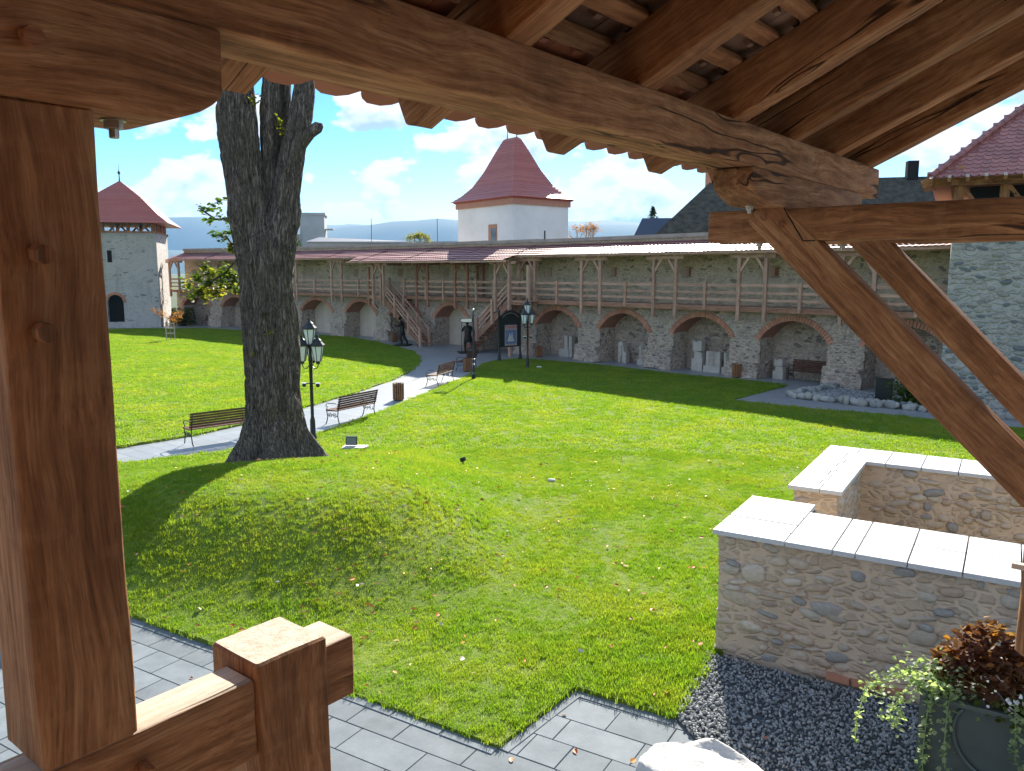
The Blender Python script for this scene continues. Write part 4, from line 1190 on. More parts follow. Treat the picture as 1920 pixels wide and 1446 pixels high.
def leaf_cloud(n, fn, size, m_name='leaf', asp=.6):
    mb = MB()
    for _ in range(n):
        p_ = fn()
        if p_ is None: continue
        p_ = Vector(p_); s = size * random.uniform(.6, 1.3); a = random.uniform(0, 6.28)
        M = Matrix.Translation(p_) @ Matrix.Rotation(a, 4, 'Z') @ Matrix.Rotation(random.uniform(-1.1, 1.1), 4, 'X') @ Matrix.Rotation(random.uniform(-.6, .6), 4, 'Y')
        pts = [(-s * .5, 0, 0), (-s * .1, s * asp * .5, s * .08), (s * .3, s * asp * .35, s * .05), (s * .6, 0, -s * .05), (s * .3, -s * asp * .35, s * .05), (-s * .1, -s * asp * .5, s * .08)]
        mb.add([M @ Vector(q) for q in pts], [(0, 1, 2, 3), (0, 3, 4, 5)])
    return mb


# conifer beside the concrete block
ct = thing('conifer', (-27.2, 100, 0), 'dark green conifer top in front of the grey concrete block', 'tree')
obj('trunk', MB().tube([(-27.2, 100, 0), (-27.2, 100, 10)], [.3, .05], 6), M_BARKLESS, ct)
def cf():
    z = random.uniform(5.5, 11.4); r_ = 1.9 * (11.6 - z) / 6 + .15; a = random.uniform(0, 6.28); q = r_ * math.sqrt(random.uniform(.2, 1)); return (-27.2 + q * math.cos(a), 100 + q * math.sin(a), z - q * .25)
obj('crown', leaf_cloud(1500, cf, .45, asp=.35), M_CONIF, ct, fix=False)
ct = thing('spruce', (12.9, 88, 0), 'tip of a dark spruce showing behind the blue-grey roof', 'tree')
obj('trunk', MB().tube([(15.2, 88, 0), (15.2, 88, 11)], [.3, .04], 6), M_BARKLESS, ct)
def cf2():
    z = random.uniform(8, 11.6); r_ = 1.5 * (11.7 - z) / 3.5 + .05; a = random.uniform(0, 6.28); q = r_ * math.sqrt(random.random()); return (15.2 + q * math.cos(a), 88 + q * math.sin(a), z - q * .3)
obj('crown', leaf_cloud(500, cf2, .4, asp=.3), M_CONIF, ct, fix=False)


def twiggy(name, x, y, z0, z1, spread, label, leaf_m, nl):
    t = thing(name, (x, y, 0), label, 'tree'); mb = MB(); r2 = random.Random(x * 7 + y); tips = []
    def grow(p_, d_, L, r, k):
        q = p_ + d_ * L; mb.tube([p_, (p_ + q) / 2 + Vector((r2.uniform(-.05, .05) * L, r2.uniform(-.05, .05) * L, 0)), q], [r, r * .8, r * .6], 4, False)
        tips.append(q)
        if k == 0: return
        for _ in range(3):
            d2 = (d_ + Vector((r2.uniform(-1, 1), r2.uniform(-1, 1), r2.uniform(-.3, .8))) * .75).normalized(); grow(q, d2, L * .72, r * .55, k - 1)
    mb.tube([(x, y, 0), (x, y, z0)], [.16, .12], 6, False)
    for _ in range(4): grow(Vector((x, y, z0)), Vector((r2.uniform(-.8, .8), r2.uniform(-.5, .5), 1)).normalized(), (z1 - z0) * .40, .05, 4)
    obj('trunk', mb, M_BARKLESS, t, fix=False)
    obj('crown', leaf_cloud(nl, lambda: random.choice(tips) + Vector((random.gauss(0, .15), random.gauss(0, .15), random.gauss(0, .15))), .16), leaf_m, t, fix=False)
twiggy('thin_tree', 5.4, 60, 6.0, 7.9, 1, 'almost bare twiggy tree top between the white tower and the dark roofs', M_LEAFO, 260)
twiggy('round_tree', -9.9, 86, 6.6, 8.4, 1, 'small yellow-green tree top left of the white tower', M_LEAFY, 900)

# mountains
def ridge(name, d_, xs, hs, depth, m):
    mb = MB(); n = 160; x0, x1 = xs[0], xs[-1]; rows = 7
    for r_ in range(rows):
        f_ = r_ / (rows - 1)
        for k in range(n + 1):
            x = x0 + (x1 - x0) * k / n; h = float(np.interp(x, xs, hs)) + 30 * noise.fractal(Vector((x * .0016, d_ * .01, 0)), 1, 2, 5)
            prof = math.sin(min(1, f_ * 1.5) * math.pi / 2) if f_ < .667 else 1 - (f_ - .667) * 2
            zz = h * prof + 25 * noise.noise(Vector((x * .003, f_ * 5, 1))) * (1 - abs(2 * f_ - 1)) 
            mb.v.append((x * (1 + (f_ - .66) * .1), d_ - depth * (.667 - f_), zz - 3))
    for r_ in range(rows - 1):
        for k in range(n):
            q = r_ * (n + 1) + k; mb.f.append((q, q + 1, q + n + 2, q + n + 1))
    return tag(obj(name, mb, m, None, None, True), kind='structure')
def px(u, v, d_): return ((u - 960) / 1500 * d_, 4.5 + (512 - v) / 1500 * d_)
def ridge_px(name, d_, pts, depth):
    q = [px(u, v, d_) for u, v in pts]; ridge(name, d_, [a for a, b_ in q], [b_ for a, b_ in q], depth, M_MOUNT)
ridge_px('mountains', 6000, [(-700, 430), (0, 440), (230, 415), (330, 408), (400, 406), (430, 412), (520, 420), (600, 418), (640, 425), (700, 424), (760, 416), (820, 412), (860, 417), (960, 424), (1060, 418), (1120, 417), (1200, 424), (1400, 430), (2000, 415), (2600, 430)], 1600)
ridge_px('foothills', 4200, [(-700, 485), (0, 480), (330, 468), (460, 470), (600, 462), (700, 466), (860, 458), (1000, 462), (1100, 455), (1300, 462), (2000, 470), (2600, 480)], 900)
# ================================================================ THE OLD LIME TREE
TX, TY = -4.95, 16.3
tz0 = hz(TX, TY)
tree = thing('lime_tree', (TX, TY, tz0), 'massive old tree on the mound, dark fissured trunk forking into pollarded stems', 'tree')


def bark_tube(name, path, rads, parent, seed, nu=110, flare=0.0, cap=True):
    """path: list of Vector, smooth-interpolated; vertical fluting and fissures displace the surface"""
    P = [Vector(p) for p in path]; n = len(P); mb = MB(); rows = []
    def cr(i, t):
        p0, p1, p2, p3 = P[max(i - 1, 0)], P[i], P[min(i + 1, n - 1)], P[min(i + 2, n - 1)]
        return .5 * ((2 * p1) + (p2 - p0) * t + (2 * p0 - 5 * p1 + 4 * p2 - p3) * t * t + (3 * p1 - p0 - 3 * p2 + p3) * t ** 3)
    for i in range(n - 1):
        L = (P[i + 1] - P[i]).length; k = max(2, int(L / .045))
        for j in range(k): rows.append((cr(i, j / k), rads[i] + (rads[i + 1] - rads[i]) * (j / k)))
    rows.append((P[-1], rads[-1]))
    for r_, (c, rad) in enumerate(rows):
        for j in range(nu):
            a = 2 * math.pi * j / nu; ux, uy = math.cos(a), math.sin(a)
            hgt = c.z - tz0
            f = 1 + .10 * noise.noise(Vector((ux * 1.3 + seed, uy * 1.3, hgt * .35))) + .05 * noise.noise(Vector((ux * 3 + seed, uy * 3, hgt * .8)))
            if flare: f += flare * max(0, 1 - hgt / 1.5) ** 2.2 * (1 + .55 * math.sin(a * 5 + seed) + .3 * math.sin(a * 9 + 1))
            w = noise.noise(Vector((ux * 2 + seed, uy * 2, hgt * .7))) * 1.6
            q = Vector((ux * 4.6 + w * .6, uy * 4.6 + w * .6, hgt * .85 + seed))
            rdg = abs(noise.noise(q * 1.6)); rdg2 = abs(noise.noise(Vector((q.x * 4.5, q.y * 4.5, q.z * 2.2))))
            dsp = .055 * min(rdg * 3.2, 1) + .022 * min(rdg2 * 3, 1)
            # burr-like swellings
            b_ = noise.noise(Vector((ux * 1.6 + 5 * seed, uy * 1.6, hgt * 1.1 + 3)))
            if b_ > .25: dsp += (b_ - .25) * .22
            rr = rad * f + dsp * min(1, rad * 3)
            mb.v.append((c.x + ux * rr, c.y + uy * rr, c.z))
    for i in range(len(rows) - 1):
        for j in range(nu): mb.f.append((i * nu + j, i * nu + (j + 1) % nu, (i + 1) * nu + (j + 1) % nu, (i + 1) * nu + j))
    if cap: e = (len(rows) - 1) * nu; mb.f.append(tuple(e + j for j in range(nu)))
    return obj(name, mb, M_BARK, parent, None, True, fix=False)


def tp(u, v, dy=0.0):   # point on the tree's vertical plane (y = TY + dy)
    y = TY + dy; c, s = math.cos(R(PITCH)), math.sin(R(PITCH)); up = (723 - v) / 1500
    k = y / (c + up * s); return Vector(((u - 960) / 1500 * k, y, 4.5 + (up * c - s) * k))


bark_tube('trunk', [(TX - .02, TY, tz0 - .35), tp(514, 862), tp(512, 800), tp(508, 700), tp(503, 600), tp(499, 500), tp(496, 450), tp(492, 400)], [.62, .60, .50, .455, .45, .46, .44, .25], tree, 1.0, 150, .50)
bark_tube('stem', [tp(488, 560, -.05), tp(480, 480, -.08), tp(468, 400, -.1), tp(456, 320, -.12), tp(448, 250, -.15), tp(442, 180, -.15), tp(436, 110, -.15), tp(430, 20, -.1), tp(425, -120, 0)], [.25, .32, .33, .31, .30, .30, .29, .26, .2], tree, 2.3, 100)
bark_tube('stem', [tp(515, 520, .12), tp(512, 430, .15), tp(508, 350, .12), tp(506, 290, .1), tp(507, 230, .05), tp(509, 160, .05), tp(512, 60, .1), tp(516, -100, .2)], [.2, .22, .17, .15, .17, .15, .13, .10], tree, 4.1, 70)
bark_tube('stem', [tp(515, 520, .02), tp(523, 450, .0), tp(533, 380, .02), tp(543, 320, .0), tp(553, 265, .0), tp(563, 220, .05), tp(572, 160, .1), tp(582, 80, .15), tp(598, -90, .3)], [.28, .29, .24, .225, .21, .20, .17, .16, .12], tree, 5.7, 90)
obj('pruned_stub', MB().tube([tp(552, 285, 0), tp(566, 264, -.03), tp(582, 248, -.05), tp(596, 239, -.06), tp(603, 240, -.06), tp(605, 241, -.06)], [.16, .15, .12, .115, .09, .03], 14), M_BARK, tree, None, True)
bark_tube('stem', [tp(528, 330, .3), tp(531, 250, .35), tp(533, 180, .35), tp(535, 60, .4)], [.12, .12, .11, .09], tree, 8.7, 40)
# burrs on the right flank near the base
for k, (u, v, r_) in enumerate([(548, 720, .12), (552, 705, .08), (571, 845, .16), (582, 858, .12), (545, 745, .10), (498, 770, .15), (545, 790, .12)]):
    me = pebble(k + 20.5, 3, 1.0, .22); M = Matrix.Translation(tp(u, v, -.42 if u < 540 else -.10)) @ Matrix.Diagonal((r_ * 2, r_ * 1.3, r_ * 2.2, 1)); me.materials.append(M_BARK); inst('burr', me, tree, M)


def sprig_fn(pts, rad):
    def f():
        i = random.randrange(len(pts)); p = pts[i]; r_ = rad[i] if isinstance(rad, list) else rad
        return p + Vector((random.gauss(0, r_), random.gauss(0, r_), random.gauss(0, r_ * .8)))
    return f


def sprig(br, pts, rad, n, size, m, rb=.02):
    if br: obj('branch', MB().tube(br, [rb] * (len(br) - 1) + [.006], 5), M_BARK, tree, fix=False)
    obj('foliage', leaf_cloud(n, sprig_fn(pts, rad), size), m, tree, fix=False)
Tp = tp
sprig([Tp(458, 470), Tp(440, 490), Tp(425, 510), Tp(400, 525), Tp(370, 530)], [Tp(355, 537), Tp(370, 520), Tp(372, 545), Tp(385, 505), Tp(390, 530), Tp(400, 515), Tp(405, 545), Tp(415, 525), Tp(425, 515), Tp(435, 530), Tp(380, 553), Tp(360, 555)], [.075] * 12, 430, .105, M_LEAFG)
sprig(None, [Tp(352, 533), Tp(390, 508), Tp(410, 548), Tp(430, 540), Tp(400, 535), Tp(395, 555)], .10, 150, .10, M_LEAFY)
sprig([Tp(455, 520), Tp(435, 512), Tp(420, 505)], [Tp(420, 508), Tp(440, 520), Tp(445, 540)], .09, 120, .10, M_LEAFG)
sprig([Tp(438, 425), Tp(425, 410), Tp(405, 412), Tp(380, 395), Tp(372, 390)], [Tp(378, 391), Tp(390, 393), Tp(400, 388), Tp(408, 378), Tp(418, 375), Tp(395, 413), Tp(412, 408), Tp(425, 414)], .055, 120, .10, M_LEAFG)
sprig([Tp(436, 460), Tp(425, 445), Tp(405, 440)], [Tp(402, 440), Tp(412, 437), Tp(422, 440), Tp(418, 448), Tp(432, 435), Tp(434, 462)], .05, 90, .10, M_LEAFG)
sprig([Tp(438, 475), Tp(432, 465)], [Tp(434, 460), Tp(437, 470)], .04, 26, .10, M_LEAFY)
for (u, v, n, dy) in [(476, 500, 22, -.45), (480, 515, 16, -.45), (480, 185, 16, -.4), (475, 192, 8, -.4), (526, 228, 14, -.25), (527, 242, 10, -.25), (497, 590, 12, -.45), (507, 618, 10, -.45), (506, 625, 8, -.45), (474, 660, 10, -.45), (560, 868, 8, -.5)]:
    sprig(None, [Tp(u, v, dy)], .05, n, .09, M_LEAFY if v not in (500, 590) else M_LEAFG)

# ================================================================ LAMP POSTS
def lantern(t, x, y, z, k=1.0):
    k *= 1.2
    ln = obj('lantern_frame', MB().lathe((x, y, z), [(.05 * k, -.05), (.05 * k, 0), (.085 * k, .02)], 6), M_IRON, t, None, False)
    b = MB()
    for j in range(6):
        a = math.pi * 2 * (j + .5) / 6
        b.bar((x + .085 * k * math.cos(a), y + .085 * k * math.sin(a), z + .02), (x + .16 * k * math.cos(a), y + .16 * k * math.sin(a), z + .40 * k), .014, .014)
    obj('glazing_bars', b, M_IRON, ln)
    obj('glass', MB().lathe((x, y, z), [(.078 * k, .03), (.150 * k, .39 * k)], 6), M_GLASSW, ln)
    obj('lantern_roof', MB().lathe((x, y, z), [(.185 * k, .39 * k), (.185 * k, .42 * k), (.11 * k, .50 * k), (.10 * k, .53 * k), (.055 * k, .57 * k), (.03 * k, .60 * k), (.035 * k, .63 * k), (.012 * k, .67 * k), (.004, .76 * k)], 6), M_IRON, ln)


def lamp(name, loc, label, rz=0.0, near=True):
    t = thing(name, (0, 0, 0), label, 'street lamp', 'black three-lantern lamp posts')
    obj('pole', MB().lathe((0, 0, 0), [(.10, 0), (.10, .06), (.075, .1), (.07, .5), (.06, .55), (.045, .6), (.048, 2.1), (.06, 2.13), (.06, 2.2), (.038, 2.25), (.035, 2.45), (.05, 2.5), (.02, 2.56)], 12), M_IRON, t, None, True)
    for k in range(3):
        a = R((188, -8, 92)[k]); c, s = math.cos(a), math.sin(a)
        obj('scroll_arm', MB().tube([(.03 * c, .03 * s, 2.02), (.10 * c, .10 * s, 1.93), (.18 * c, .18 * s, 1.93), (.22 * c, .22 * s, 2.0), (.22 * c, .22 * s, 2.06)], .014, 6), M_IRON, t, None, True)
        lantern(t, .22 * c, .22 * s, 2.1, .92)
    lantern(t, 0, 0, 2.55, .92)
    obj('camera_bar', MB().box((0, -.03, 1.52), (.46, .03, .025)), M_IRON, t)
    for x in (-.19, .19):
        c = obj('camera', MB().lathe((x, -.03, 1.42), [(.02, .0), (.05, .02), (.055, .06), (.045, .09)], 10), M_IRON, t, None, True)
        obj('camera_shield', MB().box((x, -.03, 1.525), (.13, .10, .02)), M_GLASSW, c)
    M = Matrix.Translation(loc) @ Matrix.Rotation(rz, 4, 'Z'); t.matrix_basis = M; WM[t.name] = M
    return t
lampA = lamp('street_lamp', (-5.42, 21.4, GRASSZ), 'black three-lantern lamp post just right of the big tree trunk, beside the sunny path', R(-5))
copy_tree(lampA, Matrix.Translation((.73, 37.6, GRASSZ)) @ Matrix.Rotation(R(40), 4, 'Z'), 'black three-lantern lamp post in the shaded grass just right of the notice board')

# signpost
sp = thing('signpost', (-1.64, 33.9, 0), 'slim black post with white ball top and small pointed direction board by the path', 'signpost')
obj('pole', MB().lathe((-1.64, 33.9, 0), [(.09, 0), (.09, .18), (.06, .22), (.045, .5), (.035, .55), (.035, 2.9)], 10), M_IRON, sp, None, True)
obj('ball', MB().lathe((-1.64, 33.9, 2.88), [(.01, 0), (.05, .02), (.065, .065), (.05, .11), (.01, .13)], 10), M_STEEL, sp, None, True)
sb = obj('direction_board', MB().prism([(-1.66, 33.84, 2.62), (-2.12, 33.84, 2.62), (-2.24, 33.84, 2.52), (-2.12, 33.84, 2.42), (-1.66, 33.84, 2.42)], (0, .03, 0), None), M_IRON, sp)
obj('board_face', MB().prism([(-1.70, 33.835, 2.59), (-2.11, 33.835, 2.59), (-2.19, 33.835, 2.52), (-2.11, 33.835, 2.45), (-1.70, 33.835, 2.45)], (0, -.008, 0), None), simple('cream_board', (.62, .58, .54), .5), sb)
for z in (.25, .62, .85): obj('collar_ring', MB().lathe((-1.64, 33.9, z), [(.05, 0), (.07, .02), (.05, .04)], 10), M_STEEL, sp, None, True)

# notice board
nb = thing('notice_board', (-.1, 41.4, 0), 'tall black arched notice board with a poster, standing where the shaded grass begins', 'notice board')
pa, pb = Vector((-.66, 40.9, 0)), Vector((.42, 41.6, 0)); tt = (pb - pa).normalized(); nn2 = Vector((tt.y, -tt.x, 0)); Wb = (pb - pa).length
Fb = Matrix(((tt.x, -nn2.x, 0, pa.x), (tt.y, -nn2.y, 0, pa.y), (0, 0, 1, 0), (0, 0, 0, 1)))
for x in (0, Wb):
    obj('post', MB().lathe((x, 0, 0), [(.13, 0), (.11, .1), (.07, .3), (.055, .4), (.055, 2.5), (.07, 2.55), (.02, 2.65)], 8), M_IRON, nb, Fb, True, True)
arch = [(x, 2.22 + .33 * math.sin(math.pi * min(1, max(0, x / Wb)))) for x in np.linspace(.0, Wb, 11)]
obj('backboard', MB().prism([(.05, -.04, .72), (Wb - .05, -.04, .72)] + [(x, -.04, z) for x, z in arch[::-1]], (0, .06, 0), None), M_IRON, nb, Fb, False, True)
b_ = MB()
for (x0, z0), (x1, z1) in zip(arch, arch[1:]): b_.bar((x0, -.07, z0 + .04), (x1, -.07, z1 + .04), .16, .06, (0, 0, 1))
obj('arched_roof', b_, M_IRON, nb, Fb, False, True)
b_ = MB()
for (x0, z0), (x1, z1) in zip(arch[1:-1], arch[2:-1]): b_.bar((x0, -.09, z0 - .08), (x1, -.09, z1 - .08), .02, .03, (0, 0, 1))
obj('arch_trim', b_, M_STEEL, nb, Fb, False, True)
ps = obj('poster', MB().box((Wb / 2 + .04, -.055, 1.32), (.74, .012, 1.06)), M_PAPER, nb, Fb, False, True)
obj('poster_header', MB().box((Wb / 2 + .04, -.065, 1.74), (.70, .006, .16)), simple('poster_red', (.36, .16, .15), .5), ps, Fb, False, True)
obj('poster_picture', MB().box((Wb / 2 + .04, -.065, 1.24), (.66, .006, .72)), M_POSTB, ps, Fb, False, True)
obj('poster_drawing', MB().prism([(Wb / 2 - .2, -.069, 1.0), (Wb / 2 + .25, -.069, 1.0), (Wb / 2 + .16, -.069, 1.2), (Wb / 2 + .1, -.069, 1.5), (Wb / 2 + .02, -.069, 1.25), (Wb / 2 - .05, -.069, 1.48), (Wb / 2 - .12, -.069, 1.2)], (0, -.004, 0), None), simple('poster_pale', (.5, .47, .45), .5), ps, Fb, False, True)

# ================================================================ BENCHES
def bench(name='park_bench', label='', group='slatted benches with curled iron sides along the path', L=1.75):
    t = thing(name, (0, 0, 0), label, 'bench', group)
    for x in (-L / 2 + .06, L / 2 - .06):
        s = obj('iron_side', MB().tube([(x, -.30, 0), (x, -.25, .06), (x, -.20, .25), (x, -.22, .42), (x, -.28, .62), (x, -.34, .86)], .016, 6), M_IRON, t, None, True)
        b = MB()
        b.tube([(x, .28, 0), (x, .25, .05), (x, .20, .22), (x, .24, .40)], .016, 6)
        b.tube([(x, .24, .40), (x, .0, .41), (x, -.22, .42)], .014, 6)
        b.tube([(x, -.27, .60), (x, -.1, .64), (x, .12, .63), (x, .24, .60), (x, .27, .54), (x, .22, .50), (x, .18, .54), (x, .21, .57)], .013, 6)
        b.tube([(x, .22, .50), (x, .24, .40)], .013, 6)
        for cy in (-.08, .1):
            b.tube([(x, cy + .08 * math.cos(a) * (1 - a / 12), .27 + .08 * math.sin(a) * (1 - a / 12)) for a in np.linspace(0, 8, 16)], .010, 5)
        b.tube([(x, -.2, .24), (x, 0, .30), (x, .2, .24)], .010, 5)
        obj('scrollwork', b, M_IRON, s, None, True)
    sm = MB().box((0, 0, 0), (L, .055, .025)).mesh('slat'); fixn(sm); sm.materials.append(M_SLAT)
    for k in range(6): inst('slat', sm, t, Matrix.Translation((0, -.19 + k * .078, .435)))
    for k in range(6):
        z = .50 + k * .07; y = -.235 - .115 * (z - .42) / .44
        inst('slat', sm, t, Matrix.Translation((0, y + .02, z)) @ Matrix.Rotation(R(76), 4, 'X'))
    return t
def place(t, x, y, z, rz): M = Matrix.Translation((x, y, z)) @ Matrix.Rotation(rz, 4, 'Z'); t.matrix_basis = M; WM[t.name] = M; return t
b1 = place(bench(label='slatted bench half hidden by the left side of the tree trunk, seen from behind'), -7.9, 21.15, .03, math.atan2(1.45, 1.5))
def cp(src, x, y, z, rz, label): return copy_tree(src, Matrix.Translation((x, y, z)) @ Matrix.Rotation(rz, 4, 'Z'), label)
cp(b1, -4.95, 24.3, 0, math.atan2(1.75, 1.05), 'slatted bench on the sunny path between the tall lamp and the single litter bin')
cp(b1, -2.95, 32.6, 0, math.atan2(2.3, .75), 'slatted bench gleaming white in the sun where the path enters the shade')
cp(b1, -2.15, 37.6, 0, math.atan2(2.3, .55), 'slatted bench in the shade on the path beside a litter bin, behind the gleaming bench')
nb_ = cp(b1, 0, 0, 0, 0, 'dark wooden bench standing inside the last large arch beside limestone blocks'); p_, t_, n, L = bay(12)
M = BF(11).copy(); c = WP(11, 2.75, -.55, 0); M.translation = c; M = M @ Matrix.Rotation(math.pi, 4, 'Z'); nb_.matrix_basis = M; nb_['group'] = 'slatted benches with curled iron sides along the path'
nb_ = cp(b1, 0, 0, 0, 0, 'bench inside the first arch right of the left stone tower, behind hanging leaves'); M = BF(0).copy(); M.translation = WP(0, 3.6, -.5, 0); nb_.matrix_basis = M @ Matrix.Rotation(math.pi, 4, 'Z')

# litter bins
def bin_(label):
    t = thing('litter_bin', (0, 0, 0), label, 'litter bin', 'round slatted wooden litter bins')
    obj('liner', MB().lathe((0, 0, 0), [(.14, .04), (.15, .08), (.16, .60), (.14, .60), (.13, .1)], 14), M_IRON, t, None, True)
    for z in (.12, .52): obj('hoop', MB().lathe((0, 0, z), [(.165, 0), (.175, 0), (.175, .035), (.165, .035)], 16), M_IRON, t, None, True)
    sm = MB().box((0, 0, 0), (.02, .048, .58)).mesh('slat'); fixn(sm); sm.materials.append(M_OAKD)
    for k in range(16):
        a = 2 * math.pi * k / 16; inst('slat', sm, t, Matrix.Rotation(a, 4, 'Z') @ Matrix.Translation((.19, 0, .33)))
    obj('foot', MB().lathe((0, 0, 0), [(.17, 0), (.17, .03), (.1, .04)], 14), M_IRON, t, None, True)
    return t
bn = place(bin_('round slatted litter bin alone on the sunny path, right of the second bench'), -4.05, 28.2, 0, 0)
cp(bn, -2.05, 36.6, 0, 0, 'round slatted litter bin on the path behind the bench at the shade edge')
cp(bn, 1.45, 43.0, 0, 0, 'round slatted litter bin by the pier at the foot of the right staircase')
cp(bn, 9.75, 34.45, 0, 0, 'round slatted litter bin at the arcade pier before the large arch with the bench')
cp(bn, -7.75, 52.6, 0, 0, 'round slatted litter bin beside the leaning dark statue')

# ================================================================ STATUES (dark bronze, each one continuous body)
def statue(name, loc, rz, label, joints, edges, radii, head, extra):
    t = thing(name, (0, 0, 0), label, 'statue')
    me = bpy.data.meshes.new('body'); me.from_pydata(joints, edges, []); me.update()
    o = bpy.data.objects.new('body', me); COL.objects.link(o)
    o.modifiers.new('skin', 'SKIN'); 
    if not me.skin_vertices:
        bm = bmesh.new(); bm.from_mesh(me); bm.verts.layers.skin.verify(); bm.to_mesh(me); bm.free()
    sv = me.skin_vertices[0].data
    for i, r_ in enumerate(radii): sv[i].radius = (r_, r_); 
    sv[0].use_root = True
    o.modifiers.new('sub', 'SUBSURF').levels = 2; o.modifiers['sub'].render_levels = 2
    dg = bpy.context.evaluated_depsgraph_get(); ev = bpy.data.meshes.new_from_object(o.evaluated_get(dg))
    bpy.data.objects.remove(o); ev.shade_smooth(); ev.materials.clear(); ev.materials.append(M_BRONZE)
    inst('body', ev, t, Matrix.Identity(4))
    hx_, hy_, hz_ = head
    obj('head', MB().lathe((hx_, hy_, hz_ - .12), [(.05, 0), (.085, .04), (.10, .11), (.095, .17), (.06, .225), (.01, .24)], 12), M_BRONZE, t, None, True)
    extra(t)
    obj('base_plate', MB().box((0, 0, .04), (1.1, .9, .08)), M_BRONZE, t)
    place(t, *loc, rz); return t
J = [(0, 0, .98), (0, .02, 1.2), (0, .06, 1.42), (0, .10, 1.58), (-.12, 0, .92), (-.16, .10, .52), (-.16, -.02, .12), (-.16, .14, .09), (.12, 0, .92), (.20, -.06, .52), (.26, -.26, .12), (.26, -.10, .09),
     (-.20, .06, 1.44), (-.30, .16, 1.24), (-.26, .40, 1.24), (.20, .06, 1.44), (.34, .04, 1.2), (.32, .18, 1.0)]
E_ = [(0, 1), (1, 2), (2, 3), (0, 4), (4, 5), (5, 6), (6, 7), (0, 8), (8, 9), (9, 10), (10, 11), (2, 12), (12, 13), (13, 14), (2, 15), (15, 16), (16, 17)]
RR_ = [.16, .15, .17, .07, .11, .085, .06, .05, .11, .085, .06, .05, .09, .065, .045, .09, .065, .045]
def hat(t, hx_, hy_, hz_):
    obj('hat', MB().lathe((hx_, hy_, hz_), [(.24, 0), (.24, .02), (.12, .04), (.11, .14), (.04, .16)], 14), M_BRONZE, t, None, True)
def ex1(t):
    hat(t, 0, .14, 1.78)
    obj('cloak', MB().lathe((0, .0, .62), [(.22, 0), (.235, .1), (.19, .4), (.205, .7), (.19, .82), (.10, .92)], 14), M_BRONZE, t, None, True)
    obj('staff', MB().tube([(-.28, .42, .08), (-.26, .40, 1.9)], .018, 6), M_BRONZE, t)
def ex2(t):
    obj('helmet', MB().lathe((0, .13, 1.66), [(.13, 0), (.125, .1), (.07, .18), (.015, .24)], 12), M_BRONZE, t, None, True)
    obj('lance', MB().tube([(-.26, .42, .9), (-.20, .95, 1.72)], .02, 6), M_BRONZE, t)
    obj('shield', MB().lathe((.38, .16, .8), [(.02, .0), (.2, .03), (.2, .06), (.02, .09)], 14), M_BRONZE, t, None, True)
statue('statue', (-2.50, 45.3, 0), R(15), 'dark bronze statue seen from behind, in cloak and hat, right of the plastered arch', J, E_, RR_, (0, .13, 1.70), ex1)
statue('statue', (-6.85, 50.0, 0), R(80), 'dark bronze statue leaning with outstretched arm at the foot of the left staircase', J, E_, RR_, (0, .15, 1.70), ex2)

# ================================================================ CARVED STONES IN THE NICHES
def carved(i, s, n_, w, h, kind, label, tilt=0.0, z=0.0):
    base = WP(i, s, n_, z); t = thing('carved_stone', base, label, 'carved stone', 'limestone vault fragments stored in the arches')
    F = BF(i).copy(); F.translation = base; F = F @ Matrix.Rotation(tilt, 4, 'Y')
    d_ = .3
    if kind == 'rib':    # moulded shaft: stepped profile extruded upwards
        pr_ = [(-.5, .5), (-.5, 0), (-.3, -.1), (-.22, .12), (-.1, .12), (0, -.35), (.1, .12), (.22, .12), (.3, -.1), (.5, 0), (.5, .5)]
        obj('shaft', MB().prism([(x * w, y * d_, 0) for x, y in pr_], (0, 0, h), None), M_LIME, t, F, False, True)
        obj('plinth', MB().box((0, .02, h * .16), (w * 1.15, d_ * .9, h * .32)), M_LIME, t, F, False, True)
    elif kind == 'broken':
        obj('shaft', MB().prism([(-w / 2, 0, 0), (w / 2, 0, 0), (w / 2, 0, h * .45), (w * .25, 0, h * .55), (w * .05, 0, h * .95), (-w * .3, 0, h), (-w / 2, 0, h * .9)], (0, d_, 0), None), M_LIME, t, F, False, True)
        obj('moulding', MB().tube([(-w * .1, -.03, .02), (-w * .1, -.03, h * .8)], w * .13, 8), M_LIME, t, F, True, True)
    elif kind == 'ell':
        obj('foot', MB().box((-w * .2, .12, h * .19), (w * 1.3, d_, h * .38)), M_LIME, t, F, False, True)
        obj('shaft', MB().box((w * .05, .12, h * .5), (w * .42, d_ * .8, h)), M_LIME, t, F, False, True)
        obj('shaft', MB().box((w * .62, .14, h * .49), (w * .40, d_ * .8, h * .98)), M_LIME, t, F, False, True)
    elif kind == 'stack':
        obj('lower_block', MB().box((0, .12, h * .2), (w * 1.1, d_, h * .4)), M_LIME, t, F, False, True)
        obj('middle_block', MB().prism([(-w * .35, 0, h * .40), (w * .5, 0, h * .40), (w * .4, 0, h * .62), (-w * .3, 0, h * .66)], (0, d_, 0), None), M_LIME, t, F, False, True)
        obj('upper_block', MB().prism([(-w * .5, 0, h * .66), (w * .42, 0, h * .66), (w * .42, 0, h), (0, 0, h), (-.03, 0, h * .95), (-w * .5, 0, h)], (0, d_, 0), None), M_LIME, t, F, False, True)
    return t
carved(8, 2.35, -.65, .55, 1.15, 'ell', 'L-shaped limestone fragment with two upright shafts, in the arch behind the notice board lamp')
carved(9, 1.75, -.55, .50, 1.10, 'broken', 'broken carved limestone shaft at the left of the second arch from the notice board')
carved(9, 3.15, -.50, .55, .95, 'rib', 'moulded limestone rib at the right of the second arch from the notice board')
carved(10, 1.75, -.5, .52, 1.40, 'stack', 'tallest carved limestone stack, two blocks one on another, left in its arch')
